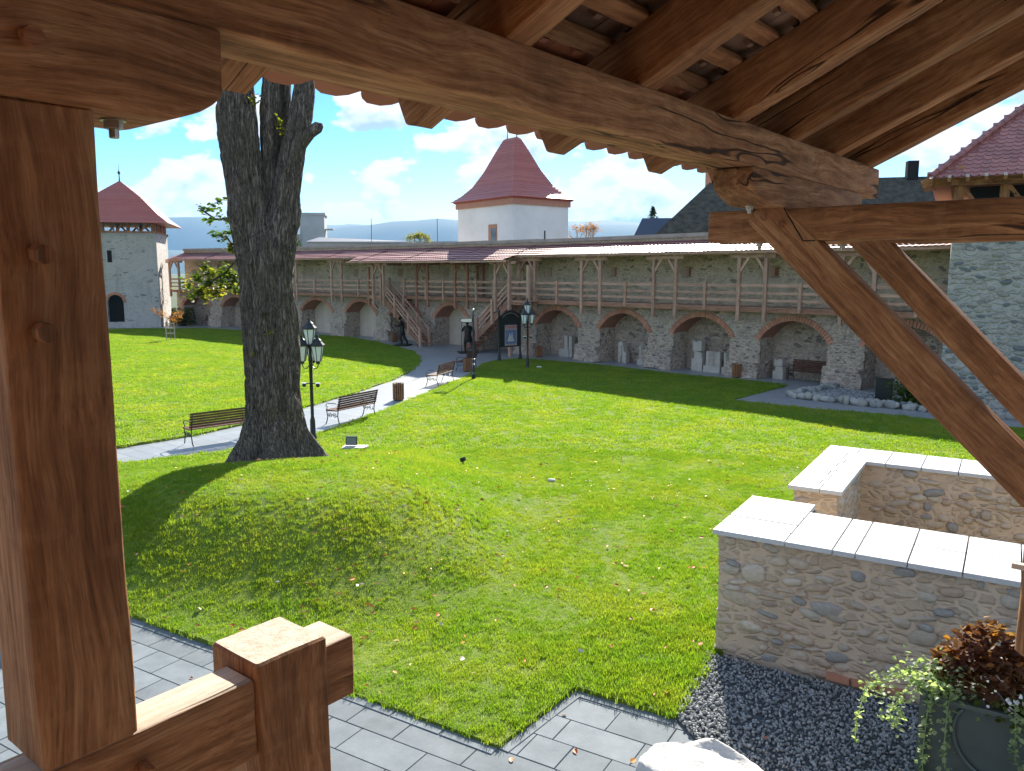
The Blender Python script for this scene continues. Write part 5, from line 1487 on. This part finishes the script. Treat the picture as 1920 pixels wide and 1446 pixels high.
carved(10, 2.60, -.5, .75, .95, 'rib', 'wide moulded limestone block in the middle of the arch beside the tall stack')
carved(10, 3.45, -.45, .50, .95, 'rib', 'narrow moulded limestone rib at the right end of the arch with the tall stack')
carved(11, 1.35, -.55, .42, .85, 'stack', 'small limestone blocks stacked left of the bench in the last arch')

# ================================================================ SMALL THINGS AROUND THE COURT
st = thing('young_tree', (-22.9, 53.6, 0), 'young staked tree with russet leaves on the far left lawn', 'tree')
obj('trunk', MB().tube([(-22.9, 53.6, 0), (-22.9, 53.6, 1.3), (-22.8, 53.6, 1.7)], [.04, .03, .02], 6), M_BARKLESS, st)
for dx in (-.28, .28): obj('stake', MB().tube([(-22.9 + dx, 53.6, 0), (-22.9 + dx, 53.6, 1.25)], .035, 6), simple('pale_stake', (.5, .42, .34), .8) if 'pale_stake' not in MATS else MATS['pale_stake'], st)
for z in (.5, .85, 1.15): obj('crossbar', MB().box((-22.9, 53.58, z), (.6, .03, .06)), MATS['pale_stake'], st)
obj('branch', MB().tube([(-22.9, 53.6, 1.3), (-23.3, 53.6, 1.7), (-23.8, 53.6, 1.9)], [.02, .015, .006], 5), M_BARKLESS, st)
obj('branch', MB().tube([(-22.9, 53.6, 1.3), (-22.5, 53.6, 1.6), (-22.1, 53.6, 1.85)], [.02, .015, .006], 5), M_BARKLESS, st)
crp = [Vector((-23.9, 53.6, 2.05)), Vector((-23.6, 53.6, 1.85)), Vector((-23.3, 53.6, 1.7)), Vector((-22.4, 53.6, 1.75)), Vector((-22.15, 53.6, 1.9)), Vector((-22.3, 53.6, 1.6)), Vector((-22.9, 53.6, 1.55)), Vector((-22.6, 53.6, 1.4))]
obj('crown', leaf_cloud(260, sprig_fn(crp, .13), .13), M_LEAFO, st, fix=False)

tr = thing('trailing_planter', (-25.2, 67.0, 0), 'tall planter overflowing with trailing green plants beside the left stone tower', 'planter')
c0 = WP(0, 1.4, .6, 0)
obj('pot', MB().lathe((c0.x, c0.y, 0), [(.35, 0), (.5, .9), (.55, 1.0)], 12), M_IRON, tr, None, True)
obj('foliage', leaf_cloud(900, lambda: (lambda a, z: (c0.x + (.95 + .15 * math.sin(5 * a)) * math.cos(a) * (1 - .1 * z), c0.y + .8 * math.sin(a), z))(random.uniform(0, 6.28), random.uniform(.1, 1.5)), .16, asp=.8), M_LEAFG, tr, fix=False)

# ruined low footing with gravel at the foot of the grey tower
ruin = thing('ruin_footing', (11, 28.5, 0), 'low L-shaped line of old rubble footing enclosing gravel in front of the grey tower', 'ruin')
sv = []
for k in range(6):
    me = pebble(k * 3.1 + 40, 2, .8, .2); me.materials.append(M_STONE3); sv.append(me)
line = [(12.7, 31.1), (10.15, 28.9), (11.9, 27.2), (14.2, 25.5), (15.6, 24.5)]
for p_, q_ in zip(line, line[1:]):
    p_, q_ = Vector(p_), Vector(q_); L = (q_ - p_).length; n = int(L / .26)
    for k in range(n):
        for off in (-.14, .14):
            c = p_.lerp(q_, (k + random.uniform(.2, .8)) / n) + Vector((random.uniform(-.05, .05), off + random.uniform(-.05, .05)))
            M = Matrix.Translation((c.x, c.y, .10 + random.uniform(-.03, .04))) @ Matrix.Rotation(random.uniform(0, 3), 4, 'Z') @ Matrix.Diagonal((random.uniform(.28, .42), random.uniform(.24, .34), random.uniform(.2, .32), 1))
            inst('stone', random.choice(sv), ruin, M)
sheet('ruin_gravel', [(12.6, 31.0), (10.3, 28.9), (12.0, 27.3), (14.0, 25.9), (14.5, 27.5)], .06, M_GRAVELB)
gpp = rng.uniform([10.2, 25.8], [14.4, 31], (5200, 2)); gpp = gpp[inside(gpp, [(12.6, 31.0), (10.3, 28.9), (12.0, 27.3), (14.0, 25.9), (14.5, 27.5)])]
scatter('ruin_gravel_stones', np.column_stack([gpp, np.full(len(gpp), .07)]), pv, rng.uniform(.05, .09, len(gpp)), flat=True)
sl_ = thing('standing_slab', (13.2, 27.6, 0), 'upright dark metal panel at the edge of the gravel, left of an ivy patch', 'panel')
obj('panel', MB().bar((12.75, 27.75, .42), (13.15, 27.35, .42), .06, .84), M_IRON, sl_)
obj('top_rail', MB().bar((12.72, 27.78, .86), (13.18, 27.32, .86), .09, .05), M_IRON, sl_)
iv = thing('ivy_bush', (13.5, 26.9, 0), 'dark ivy bush growing by the grey tower behind the low rubble footing', 'bush')
obj('stems', MB().tube([(13.6, 26.9, 0), (13.7, 26.9, .7)], .03, 5), M_BARKLESS, iv)
obj('foliage', leaf_cloud(1100, lambda: (13.65 + random.gauss(0, .32), 26.9 + random.gauss(0, .22), abs(random.gauss(.45, .3))), .12, asp=.8), M_LEAFG, iv, fix=False)

# things in the grass
fl = thing('flood_light', (-4.25, 20.4, GRASSZ), 'small square floodlight on a white plate in the grass right of the tall lamp', 'floodlight')
p0 = Vector((-4.05, 20.0, hz(-4.05, 20.0)))
obj('plate', MB().box((p0.x + .05, p0.y, p0.z + .04), (.62, .35, .05)), M_GRAN, fl)
o = obj('housing', MB().box((p0.x - .05, p0.y + .05, p0.z + .2), (.28, .07, .22), None), M_IRON, fl)
obj('glass', MB().box((p0.x - .05, p0.y + .01, p0.z + .2), (.24, .02, .18)), simple('lens_glass', (.2, .23, .25), .15), o)
def gpt(u, v, z=.05):
    c, s = math.cos(R(PITCH)), math.sin(R(PITCH)); up = (723 - v) / 1500; dz = up * c - s; k = (z - 4.5) / dz; return Vector(((u - 960) / 1500 * k, (c + up * s) * k, z))
g_ = gpt(868, 864, .25); gz = hz(g_.x, g_.y)
f2 = thing('ground_light', (g_.x, g_.y, gz), 'small black spike light in the grass right of the mound', 'floodlight')
obj('spike', MB().tube([(g_.x, g_.y, gz - .02), (g_.x, g_.y, gz + .10)], .015, 6), M_IRON, f2); obj('lamp_head', MB().bar((g_.x - .05, g_.y, gz + .10), (g_.x + .05, g_.y - .03, gz + .14), .09, .09), M_IRON, f2)
for (u, v, nm) in ((1034, 902, 'pale round stone lying in the sunny lawn right of the mound'), (1011, 690, 'small white stone in the shaded grass right of the second lamp')):
    g_ = gpt(u, v, .06); t = thing('field_stone', (g_.x, g_.y, .04), nm, 'stone'); me = pebble(u * .1, 2, .8, .2); me.materials.append(M_BOULDER)
    k = .16 if v > 800 else .3; inst('stone', me, t, Matrix.Translation((g_.x, g_.y, .07)) @ Matrix.Diagonal((k, k, k * .5, 1)))

# ================================================================ GRANITE-CAPPED STONE ENCLOSURE
enc = thing('stone_enclosure', (C1.x, C1.y, 0), 'chest-high buff rubble enclosure with white granite capping around a cellar stair', 'wall')
ZC = 1.50
eF = Matrix(((e1.x, e2.x, 0, C1.x), (e1.y, e2.y, 0, C1.y), (0, 0, 1, 0), (0, 0, 0, 1)))
OV = .07
# plan: near wall block, left return, far wall   (s0,s1,t0,t1)
plans = [(OV, 8.0, OV, 1.31 - OV), (OV, .82, 1.31 - OV, 1.70 - OV), (.27 + OV, 1.0 - OV, 2.5 + OV, 5.6 - OV), (1.0 - OV, 8.0, 4.60 + OV, 5.6 - OV)]
mb = MB()
def wallblock(s0, s1, t0, t1):
    nx, ny, nz = max(2, int((s1 - s0) / .25)), max(2, int((t1 - t0) / .25)), 7
    def face(a, b_, fx):
        k = len(mb.v)
        for i in range(a + 1):
            for j in range(nz + 1):
                x, y = fx(i / a); z = -.05 + (ZC + .035) * j / nz
                q = noise.noise_vector(Vector((x * 2, y * 2, z * 2.5))) * .035
                bat = .05 * (1 - z / ZC)
                mb.v.append((x + q.x, y + q.y, z))
        for i in range(a):
            for j in range(nz): q = k + i * (nz + 1) + j; mb.f.append((q, q + nz + 1, q + nz + 2, q + 1))
    face(nx, ny, lambda f: (s0 + (s1 - s0) * f, t0)); face(ny, nx, lambda f: (s1, t0 + (t1 - t0) * f))
    face(nx, ny, lambda f: (s1 - (s1 - s0) * f, t1)); face(ny, nx, lambda f: (s0, t1 - (t1 - t0) * f))
for p_ in plans: wallblock(*p_)
obj('mortar_core', mb, M_MORTAR, enc, eF, True, True, fix=False)
st8 = []
for k in range(10):
    me = pebble(k * 1.9 + 60, 2, .45, .20); me.materials.append(M_STONE); st8.append(me)
def lay(s_a, t_a, s_b, t_b, out, z0, z1, density=.60, sc=1.0):
    """stones bedded in one straight wall face; out = outward normal in (s,t)"""
    L = math.hypot(s_b - s_a, t_b - t_a); ds, dt = (s_b - s_a) / L, (t_b - t_a) / L; z = z0
    while z < z1:
        h_ = random.uniform(.06, .13) * sc; x = random.uniform(0, .12)
        while x < L - .06:
            w = random.uniform(.09, .27) * sc
            if random.random() < .07: w *= 1.3; h2 = h_ * 1.9
            else: h2 = h_ * random.uniform(.7, 1.15)
            if random.random() < density and x + w < L + .03:
                c = (s_a + ds * (x + w / 2), t_a + dt * (x + w / 2))
                dep = random.uniform(.00, .020)
                ang = math.atan2(dt, ds)
                M = eF @ Matrix.Translation((c[0] + out[0] * (dep - .02), c[1] + out[1] * (dep - .02), z + h_ / 2 + random.uniform(-.02, .02))) @ Matrix.Rotation(ang, 4, 'Z') @ Matrix.Rotation(random.uniform(-.28, .28), 4, 'Y') @ Matrix.Diagonal((w, .15, h2, 1))
                inst('stone', random.choice(st8), enc, M)
            x += w + random.uniform(.01, .05)
        z += h_ + .016
lay(.07, .07, 3.9, .07, (0, -1), .05, ZC - .10, .55)
lay(.07, 1.63, .07, .07, (-1, 0), .05, ZC - .1, .6)
lay(1.0, 4.66, 4.2, 4.66, (0, -1), .45, ZC - .1, .5, 1.1)
lay(.93, 4.6, .93, 2.57, (1, 0), .3, ZC - .1, .55, 1.1)
lay(.34, 2.57, .93, 2.57, (0, -1), .6, ZC - .1, .55)
for s in (1.45, 1.72, 1.98):   # a few bricks in the foot of the wall
    M = eF @ Matrix.Translation((s, .055, .10 if s < 1.9 else .12)) @ Matrix.Rotation(.02, 4, 'Y'); bb_ = MB().box((0, 0, 0), (.24, .1, .065)).mesh('brick'); fixn(bb_); bb_.materials.append(M_BRICK); inst('brick', bb_, enc, M)
# granite slabs
def cap(s0, s1, t0, t1):
    me = bevbox('capping_slab', (0, 0, 0), (s1 - s0 - .014, t1 - t0 - .014, .055), .004); me.materials.append(M_GRAN)
    M = eF @ Matrix.Translation(((s0 + s1) / 2, (t0 + t1) / 2, ZC + .022 + random.uniform(-.0015, .0015))); inst('capping_slab', me, enc, M)
for k in range(5): cap(0, .82, k * .34 + .009, (k + 1) * .34 - .009)
cap(.82, 1.32, 0, .655)
ss_ = [.82, 1.32, 1.55, 2.05, 2.55, 3.05, 3.55, 4.05, 4.55, 5.05, 5.55, 6.05, 6.55, 7.05, 7.55, 8.05]
for a, b2 in zip(ss_, ss_[1:]):
    if a > .9: cap(a, b2, 0, .655)
for a, b2 in zip([.82, 1.32, 1.55] + ss_[3:], [1.32, 1.55] + ss_[3:]): cap(a, b2, .655, 1.31)
for k in range(10): cap(.27, .64 if k % 2 else .70, 2.5 + k * .3, 2.5 + (k + 1) * .3) if k < 7 else None; cap(.64 if k % 2 else .70, 1.0, 2.5 + k * .3, 2.5 + (k + 1) * .3) if k < 7 else None
for k, (a, b2) in enumerate(zip(np.arange(.27, 8.0, .5), np.arange(.77, 8.4, .5))):
    cap(a, b2, 5.1, 5.6)
    if a > .9: cap(a, b2, 4.6, 5.1)
cap(.27, .64, 4.6, 5.1); cap(.64, 1.27, 4.6, 5.1)
sheet('cellar_floor', [tuple(EN(1, 1.3)), tuple(EN(8, 1.3)), tuple(EN(8, 4.6)), tuple(EN(1, 4.6))], .02, M_GRAVELB)
obj('cellar_opening', MB().prism([(3.25, 4.55, .30), (5.2, 4.55, .30), (5.2, 4.55, 1.0), (3.45, 4.55, .86)], (0, .12, 0), None), M_DARK, enc, eF, False, True)

# pale boulder at the foot of the steps
bo = thing('boulder', (1.6, 6.25, 0), 'big pale flat-topped boulder at the corner of the paving and the gravel', 'boulder')
bm = bmesh.new(); bmesh.ops.create_icosphere(bm, subdivisions=5, radius=1)
for v in bm.verts:
    q = v.co.copy(); n_ = noise.noise_vector(q * 1.3 + Vector((4, 2, 1))) * .18 + noise.noise_vector(q * 4 + Vector((4, 2, 1))) * .045 + noise.noise_vector(q * 10) * .015
    z = q.z; zz = .36 * (min(z, .45) / .45 if z > 0 else z) 
    v.co = Vector((q.x * .60, q.y * .42, zz)) + n_ * .45
me = bpy.data.meshes.new('rock'); bm.to_mesh(me); bm.free(); me.shade_smooth(); me.materials.append(M_BOULDER)
inst('rock', me, bo, Matrix.Translation((1.62, 6.22, .02)) @ Matrix.Rotation(-.25, 4, 'Z'))

# ================================================================ DARK METAL PLANTER
pl = thing('planter', (4.1, 6.1, 0), 'dark green metal planter with ring decoration, full of russet coleus and trailing variegated ivy', 'planter')
PF = Matrix(((e1.x, e2.x, 0, 3.42), (e1.y, e2.y, 0, 6.22), (0, 0, 1, 0), (0, 0, 0, 1)))
PW, PD, PZ = 1.15, .5, 1.03
obj('box', MB().box((PW / 2, PD / 2, PZ / 2 + .03), (PW - .06, PD - .06, PZ - .06)), M_PLANTER, pl, PF, False, True)
for x in (0, PW):
    for y in (0, PD): obj('corner_post', MB().box((x, y, PZ / 2 + .02), (.055, .055, PZ + .06)), M_PLANTER, pl, PF, False, True)
for z in (.05, PZ): 
    obj('rim', MB().box((PW / 2, -.005, z), (PW - .05, .045, .04)), M_PLANTER, pl, PF, False, True); obj('rim', MB().box((PW / 2, PD, z), (PW - .05, .045, .04)), M_PLANTER, pl, PF, False, True)
for (cx_, cz_, r_) in ((.60, .80, .37), (.46, .06, .37)):
    b_ = MB(); pts = [(cx_ + r_ * math.cos(a), 0.005, cz_ + r_ * math.sin(a)) for a in np.linspace(0, 2 * math.pi, 40) if .07 < cz_ + r_ * math.sin(a) < PZ - .02 and .02 < cx_ + r_ * math.cos(a) < PW - .02]
    run = [pts[0]]
    for p_ in pts[1:]:
        if math.dist(p_, run[-1]) > .2:
            if len(run) > 1: b_.tube(run, .018, 6)
            run = [p_]
        else: run.append(p_)
    if len(run) > 1: b_.tube(run, .018, 6)
    obj('ring', b_, M_PLANTER, pl, PF, True, True)
obj('soil', MB().box((PW / 2, PD / 2, PZ - .03), (PW - .08, PD - .08, .02)), M_SOIL, pl, PF, False, True)
def plant(name, label, cat): return thing(name, PF @ Vector((PW / 2, PD / 2, PZ)), label, cat)
def pf(x, y, z): return PF @ Vector((x, y, z))
co = plant('coleus', 'bushy russet-brown coleus rising from the dark planter', 'plant')
def cfn():
    a = random.uniform(0, 6.28); q = math.sqrt(random.random()); h_ = 1 - q * q * .7
    return pf(.42 + .40 * q * math.cos(a), .28 + .27 * q * math.sin(a), PZ + .02 + .62 * h_ * random.uniform(.3, 1))
obj('foliage', leaf_cloud(1200, cfn, .075, asp=.8), M_LEAFC, co, fix=False)
def cfn2():
    p_ = cfn(); return p_ + Vector((0, 0, .07))
obj('tip_leaves', leaf_cloud(70, cfn2, .075, asp=.75), M_LEAFO, co, fix=False)
b_ = MB()
for _ in range(16): a = random.uniform(0, 6.28); b_.tube([pf(.6, .25, PZ - .02), pf(.6 + .2 * math.cos(a), .25 + .15 * math.sin(a), PZ + .2), pf(.6 + .32 * math.cos(a), .25 + .2 * math.sin(a), PZ + .4)], .005, 4)
obj('stems', b_, M_LEAFC, co, fix=False)
ivy = plant('trailing_ivy', 'pale variegated ivy hanging over the left edge of the dark planter', 'plant')
def trail(x0, y0, dx, L, n, wd, m, t):
    pts = [pf(x0, y0, PZ + .05), pf(x0 + dx * .5, y0 - .12, PZ + .10), pf(x0 + dx, y0 - .18, PZ - .06), pf(x0 + dx * 1.15, y0 - .19, PZ - L * .6), pf(x0 + dx * 1.2 + .02, y0 - .18, PZ - L)]
    obj('stem', MB().tube(pts, .004, 4), m, t, fix=False)
    mb = MB(); tot = len(pts) - 1
    def f():
        k = random.random() * tot; i = min(tot - 1, int(k)); q = pts[i].lerp(pts[i + 1], k - i); return q + Vector((random.gauss(0, wd), random.gauss(0, wd), random.gauss(0, wd)))
    obj('foliage', leaf_cloud(n, f, .042, asp=.85), m, t, fix=False)
trail(.02, .12, -.20, .30, 130, .05, M_IVYV, ivy); trail(.12, .1, -.08, .75, 150, .028, M_IVYV, ivy); trail(.2, .1, -.02, .55, 80, .025, M_IVYV, ivy); trail(-.02, .2, -.42, .62, 60, .02, M_IVYV, ivy); trail(.0, .3, -.34, .1, 90, .06, M_IVYV, ivy)
obj('foliage', leaf_cloud(520, lambda: pf(.10 + random.gauss(0, .13), .14 + random.gauss(0, .1), PZ + .10 + random.gauss(0, .08)), .045, asp=.85), M_IVYV, ivy, fix=False)
iv2 = plant('trailing_flowers', 'green trailing plant with white and purple flowers spilling from the right part of the planter', 'plant')
for x0, L in ((.62, .35), (.72, .55), (.9, .25), (1.05, .45)): trail(x0, .1, .03, L, 70, .03, M_IVYV, iv2)
obj('foliage', leaf_cloud(420, lambda: pf(.78 + random.gauss(0, .18), .08 + random.gauss(0, .08), PZ + .05 + random.gauss(0, .06)), .05, asp=.85), M_LEAFG, iv2, fix=False)
obj('white_petals', leaf_cloud(70, lambda: pf(.80 + random.gauss(0, .14), .0 + random.gauss(0, .03), PZ + .10 + random.gauss(0, .05)), .04, asp=1), simple('white_petal', (.75, .73, .72), .6), iv2, fix=False)
obj('purple_petals', leaf_cloud(22, lambda: pf(1.0 + random.gauss(0, .03), .0 + random.gauss(0, .02), PZ + .22 + random.gauss(0, .03)), .05, asp=1), simple('purple_petal', (.30, .04, .22), .6), iv2, fix=False)

# ================================================================ THE TIMBER PORCH WE LOOK OUT OF
N0 = Vector((-.493, 1.449, 0)); PA_ = Vector((.633, .774, 0)).normalized(); PB_ = Vector((PA_.y, -PA_.x, 0))
def PW_(A, B, Z): return N0 + PA_ * A + PB_ * B + Vector((0, 0, Z))
porch = thing('timber_porch', PW_(0, 1, 2.75), 'hewn oak porch roof with post, wall plate, rafters, tie beams and braces framing the view', 'porch')
TAN, SL = math.tan(R(25)), R(25)
# wall plate and corbels
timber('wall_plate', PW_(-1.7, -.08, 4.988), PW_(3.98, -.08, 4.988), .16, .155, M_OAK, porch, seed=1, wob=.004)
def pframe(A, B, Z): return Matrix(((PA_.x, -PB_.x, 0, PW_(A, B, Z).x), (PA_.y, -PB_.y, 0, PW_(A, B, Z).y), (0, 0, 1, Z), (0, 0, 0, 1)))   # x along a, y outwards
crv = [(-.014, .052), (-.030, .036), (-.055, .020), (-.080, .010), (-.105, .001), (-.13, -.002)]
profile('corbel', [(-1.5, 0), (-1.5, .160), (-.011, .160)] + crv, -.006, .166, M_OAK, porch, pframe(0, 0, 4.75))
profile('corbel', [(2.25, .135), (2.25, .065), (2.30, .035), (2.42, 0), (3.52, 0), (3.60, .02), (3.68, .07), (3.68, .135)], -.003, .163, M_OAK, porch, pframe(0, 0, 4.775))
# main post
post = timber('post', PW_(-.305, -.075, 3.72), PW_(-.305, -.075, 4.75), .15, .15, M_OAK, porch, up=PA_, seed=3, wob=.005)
def peg(A, Z, par, m=M_OAKD, r=.016, B=.0, lean=0.0):
    return obj('peg', MB().tube([PW_(A, B - .02, Z), PW_(A + lean, B + .028, Z - .003)], [r, r * .92], 7), m, par)
peg(-.326, 4.53, post); peg(-.331, 4.415, post)
cb = [o for o in porch.children if o.name.startswith('corbel')][0]
peg(-.318, 4.835, cb)
def bolt(A, B, Z, par):
    c = PW_(A, B, Z)
    w = obj('bolt', MB().lathe((c.x, c.y, c.z - .004), [(.020, -.001), (.020, .004)], 16), M_STEEL, par)
    obj('nut', MB().lathe((c.x, c.y, c.z - .018), [(.0135, 0), (.0145, .002), (.0145, .014)], 6), M_STEEL, w)
    obj('thread', MB().lathe((c.x, c.y, c.z - .032), [(.007, 0), (.008, .002), (.008, .016)], 10), M_STEEL, w)
bolt(-.175, -.06, 4.75, cb)
# tie beams across the porch with half-lapped braces and pendant posts
TA1, TA2 = 2.6, 3.5
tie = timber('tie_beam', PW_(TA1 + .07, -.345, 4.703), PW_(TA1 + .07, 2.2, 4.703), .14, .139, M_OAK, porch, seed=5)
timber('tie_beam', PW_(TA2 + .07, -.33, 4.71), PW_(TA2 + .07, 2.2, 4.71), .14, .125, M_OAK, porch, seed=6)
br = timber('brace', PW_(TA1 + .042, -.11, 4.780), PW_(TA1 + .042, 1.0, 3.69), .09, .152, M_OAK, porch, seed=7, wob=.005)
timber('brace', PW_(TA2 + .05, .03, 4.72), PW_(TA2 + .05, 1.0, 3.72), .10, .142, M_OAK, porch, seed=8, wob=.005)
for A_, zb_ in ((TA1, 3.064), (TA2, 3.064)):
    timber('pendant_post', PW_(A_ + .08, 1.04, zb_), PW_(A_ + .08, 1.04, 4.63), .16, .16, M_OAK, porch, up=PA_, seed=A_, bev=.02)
# the joint shows as a dark gap beside the brace
for (b0, z0_, b1_, z1_) in ((.0, 4.773, .088, 4.634), (.088, 4.633, .14, 4.633)):
    obj('joint_gap', MB().bar(PW_(TA1 - .003, b0, z0_), PW_(TA1 - .003, b1_, z1_), .004, .005), M_DARK, tie)
def peg2(B, Z, A, par): return obj('peg', MB().tube([PW_(A + .02, B, Z), PW_(A - .012, B, Z)], [.013, .012], 7), M_OAKD, par)
peg2(-.005, 4.705, TA1 - .004, br); peg2(-.085, 4.735, TA1 - .004, br)
bolt(2.44, -.085, 4.776, cb); bolt(2.67, -.13, 4.634, tie); bolt(3.57, -.05, 4.648, tie)
# metal bracket on pendant post
obj('bracket', MB().bar(PW_(TA1 - .005, .93, 3.42), PW_(TA1 - .005, .985, 3.42), .03, .02), M_STEEL, porch)
# rafters, inner slope and outer tails
RB0, RB1 = -.375, 2.2
RA = [-1.03, -.43, .17, .76, 1.40, 2.08, 2.66, 3.22, 3.76]
for k, A_ in enumerate(RA):
    w = .10 if A_ < 3.7 else .11
    c = A_ + w / 2; nrm = Vector((0, 0, 1)); off = .085 / math.cos(SL)
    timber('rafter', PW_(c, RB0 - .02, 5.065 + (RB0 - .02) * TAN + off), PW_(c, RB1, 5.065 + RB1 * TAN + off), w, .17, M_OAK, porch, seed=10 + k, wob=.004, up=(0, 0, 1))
# battens
top = .17 / math.cos(SL)
btl = None; sp_ = .145
k = 0; s_al = -.40
def slope_pt(A_, s, h_):   # s: distance along the slope measured in b*1/cos ; h_: height above rafter bottoms, square to the slope
    B = s * math.cos(SL) - h_ * math.sin(SL); Z = 5.065 + s * math.sin(SL) + h_ * math.cos(SL); return PW_(A_, B, Z)
S0 = RB0 / math.cos(SL) + .02; S1 = RB1 / math.cos(SL)
s_al = S0 + .03; rows = []
while s_al < S1:
    rows.append(s_al)
    a, b2 = slope_pt(-1.2, s_al, .185), slope_pt(3.93, s_al, .185); nm = Vector((0, 0, 1)) * math.cos(SL) - PB_ * math.sin(SL)
    timber('batten', a, b2, .06, .03, M_OAKD, porch, up=nm, seed=s_al, wob=.003, bev=.003, step=.3)
    s_al += sp_
timber('eave_board', slope_pt(-1.2, S0 - .03, .165), slope_pt(3.93, S0 - .03, .165), .085, .045, M_OAKD, porch, up=Vector((0, 0, 1)) * math.cos(SL) - PB_ * math.sin(SL), seed=2.2, wob=.008, bev=.006)
# plain tiles with rounded tails and a hanging nib
def plain_tile():
    w, l, th = .168, .37, .014; mb = MB(); o_ = [(-w / 2, l), (-w / 2, .05), (-w * .36, .018), (-w * .16, 0), (w * .16, 0), (w * .36, .018), (w / 2, .05), (w / 2, l)]
    mb.prism([(x, y, 0) for x, y in o_], (0, 0, th), None); mb.box((0, l - .02, -.012), (.03, .02, .026)); me = mb.mesh('roof_tile'); fixn(me); return me
pt = plain_tile(); pt.materials.append(M_TILE); pt2 = plain_tile(); pt2.materials.append(M_TILEIN)
nmv = Vector((0, 0, 1)) * math.cos(SL) - PB_ * math.sin(SL); alv = PB_ * math.cos(SL) + Vector((0, 0, 1)) * math.sin(SL)
cnt = 0; extra = MB()
for ri, s_ in enumerate(rows):
    for k in range(30):
        A_ = -1.15 + k * .172 + (.086 if ri % 2 else 0)
        if A_ > 3.96: continue
        o_ = slope_pt(A_, s_ - .262, .214 + random.uniform(0, .004))
        tl_ = R(-4.6); x = -PA_; yv = alv * math.cos(tl_) + nmv * math.sin(tl_); x = PA_; zv = x.cross(yv)
        if zv.z < 0: x = -PA_; zv = x.cross(yv)
        M = Matrix(((x.x, yv.x, zv.x, o_.x), (x.y, yv.y, zv.y, o_.y), (x.z, yv.z, zv.z, o_.z), (0, 0, 0, 1))) @ Matrix.Rotation(random.uniform(-.012, .012), 4, 'Z') @ Matrix.Translation((0, 0, .024))
        me = pt if ri < 2 else pt2
        if cnt < 292 and A_ > .2 and s_ < 1.75: inst('roof_tile', me, porch, M); cnt += 1
        else: extra.add([M @ v.co for v in me.vertices], [tuple(p_.vertices) for p_ in me.polygons])
tag(obj('upper_roof_tiles', extra, M_TILEIN, porch, None, False, fix=False), kind='stuff')
# high-side plate and its posts (right of the frame)
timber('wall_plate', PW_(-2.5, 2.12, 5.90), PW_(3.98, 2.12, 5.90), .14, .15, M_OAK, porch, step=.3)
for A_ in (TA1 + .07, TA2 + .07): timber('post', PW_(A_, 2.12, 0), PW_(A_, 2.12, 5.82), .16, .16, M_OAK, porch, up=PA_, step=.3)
# railing
rail = thing('timber_railing', PW_(0, 0, 2.75), 'heavy oak railing with square newel post at the bottom left of the porch', 'railing')
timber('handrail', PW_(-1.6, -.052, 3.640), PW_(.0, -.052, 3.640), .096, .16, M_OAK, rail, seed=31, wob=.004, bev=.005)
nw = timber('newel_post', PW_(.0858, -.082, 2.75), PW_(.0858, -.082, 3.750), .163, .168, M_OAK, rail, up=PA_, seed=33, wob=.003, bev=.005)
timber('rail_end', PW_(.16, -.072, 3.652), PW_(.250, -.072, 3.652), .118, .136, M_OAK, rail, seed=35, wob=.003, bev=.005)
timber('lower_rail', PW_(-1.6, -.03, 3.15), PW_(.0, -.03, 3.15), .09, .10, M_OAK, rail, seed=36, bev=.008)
peg(-.225, 3.655, nw, r=.014); 
deck = thing('porch_deck', PW_(-1, 2, 2.7), 'oak plank floor of the porch, out of view below the railing', 'deck')
for k in range(10):
    o = pole('plank', PW_(-2.4, .0 + k * .22, 2.73), PW_(.15, .0 + k * .22, 2.73), .21, .04, M_OAK, deck)
for A_ in (-1.9, .0): pole('joist', PW_(A_, -.1, 2.64), PW_(A_, 2.2, 2.64), .14, .14, M_OAK, deck)
for (A_, B_) in ((-1.9, .1), (0, .1), (-1.9, 2.1), (0, 2.1)): pole('support_post', PW_(A_, B_, 0), PW_(A_, B_, 2.57), .2, .2, M_OAK, deck, up=PA_)

# ================================================================ AIR
hz_m = bpy.data.materials.new('haze_air'); hz_m.use_nodes = True; t = NT(hz_m.node_tree); t.n.clear()
ho = t.node('ShaderNodeOutputMaterial'); pv_ = t.node('ShaderNodeVolumePrincipled', inp={'Color': (.34, .62, 1, 1), 'Density': 9e-5, 'Anisotropy': .0})
t.l.new(pv_.outputs[0], ho.inputs['Volume'])
tag(obj('haze', MB().box((0, 4000, 249), (15000, 8600, 500)), hz_m), kind='stuff')

hb = thing('light_block_wall', PW_(-2.6, 3, 0), 'unseen dark wall added behind the porch to block light on its timbers', 'wall')  # out-of-view dark walls, added to keep light off the porch timbers
obj('rear_block', MB().bar(PW_(-6, 2.38, 3), PW_(.9, 2.38, 3), .3, 6.4), M_OAKD, hb)
obj('side_block', MB().bar(PW_(-2.75, .3, 3), PW_(-2.75, 2.2, 3), .3, 6.0), M_OAKD, hb)
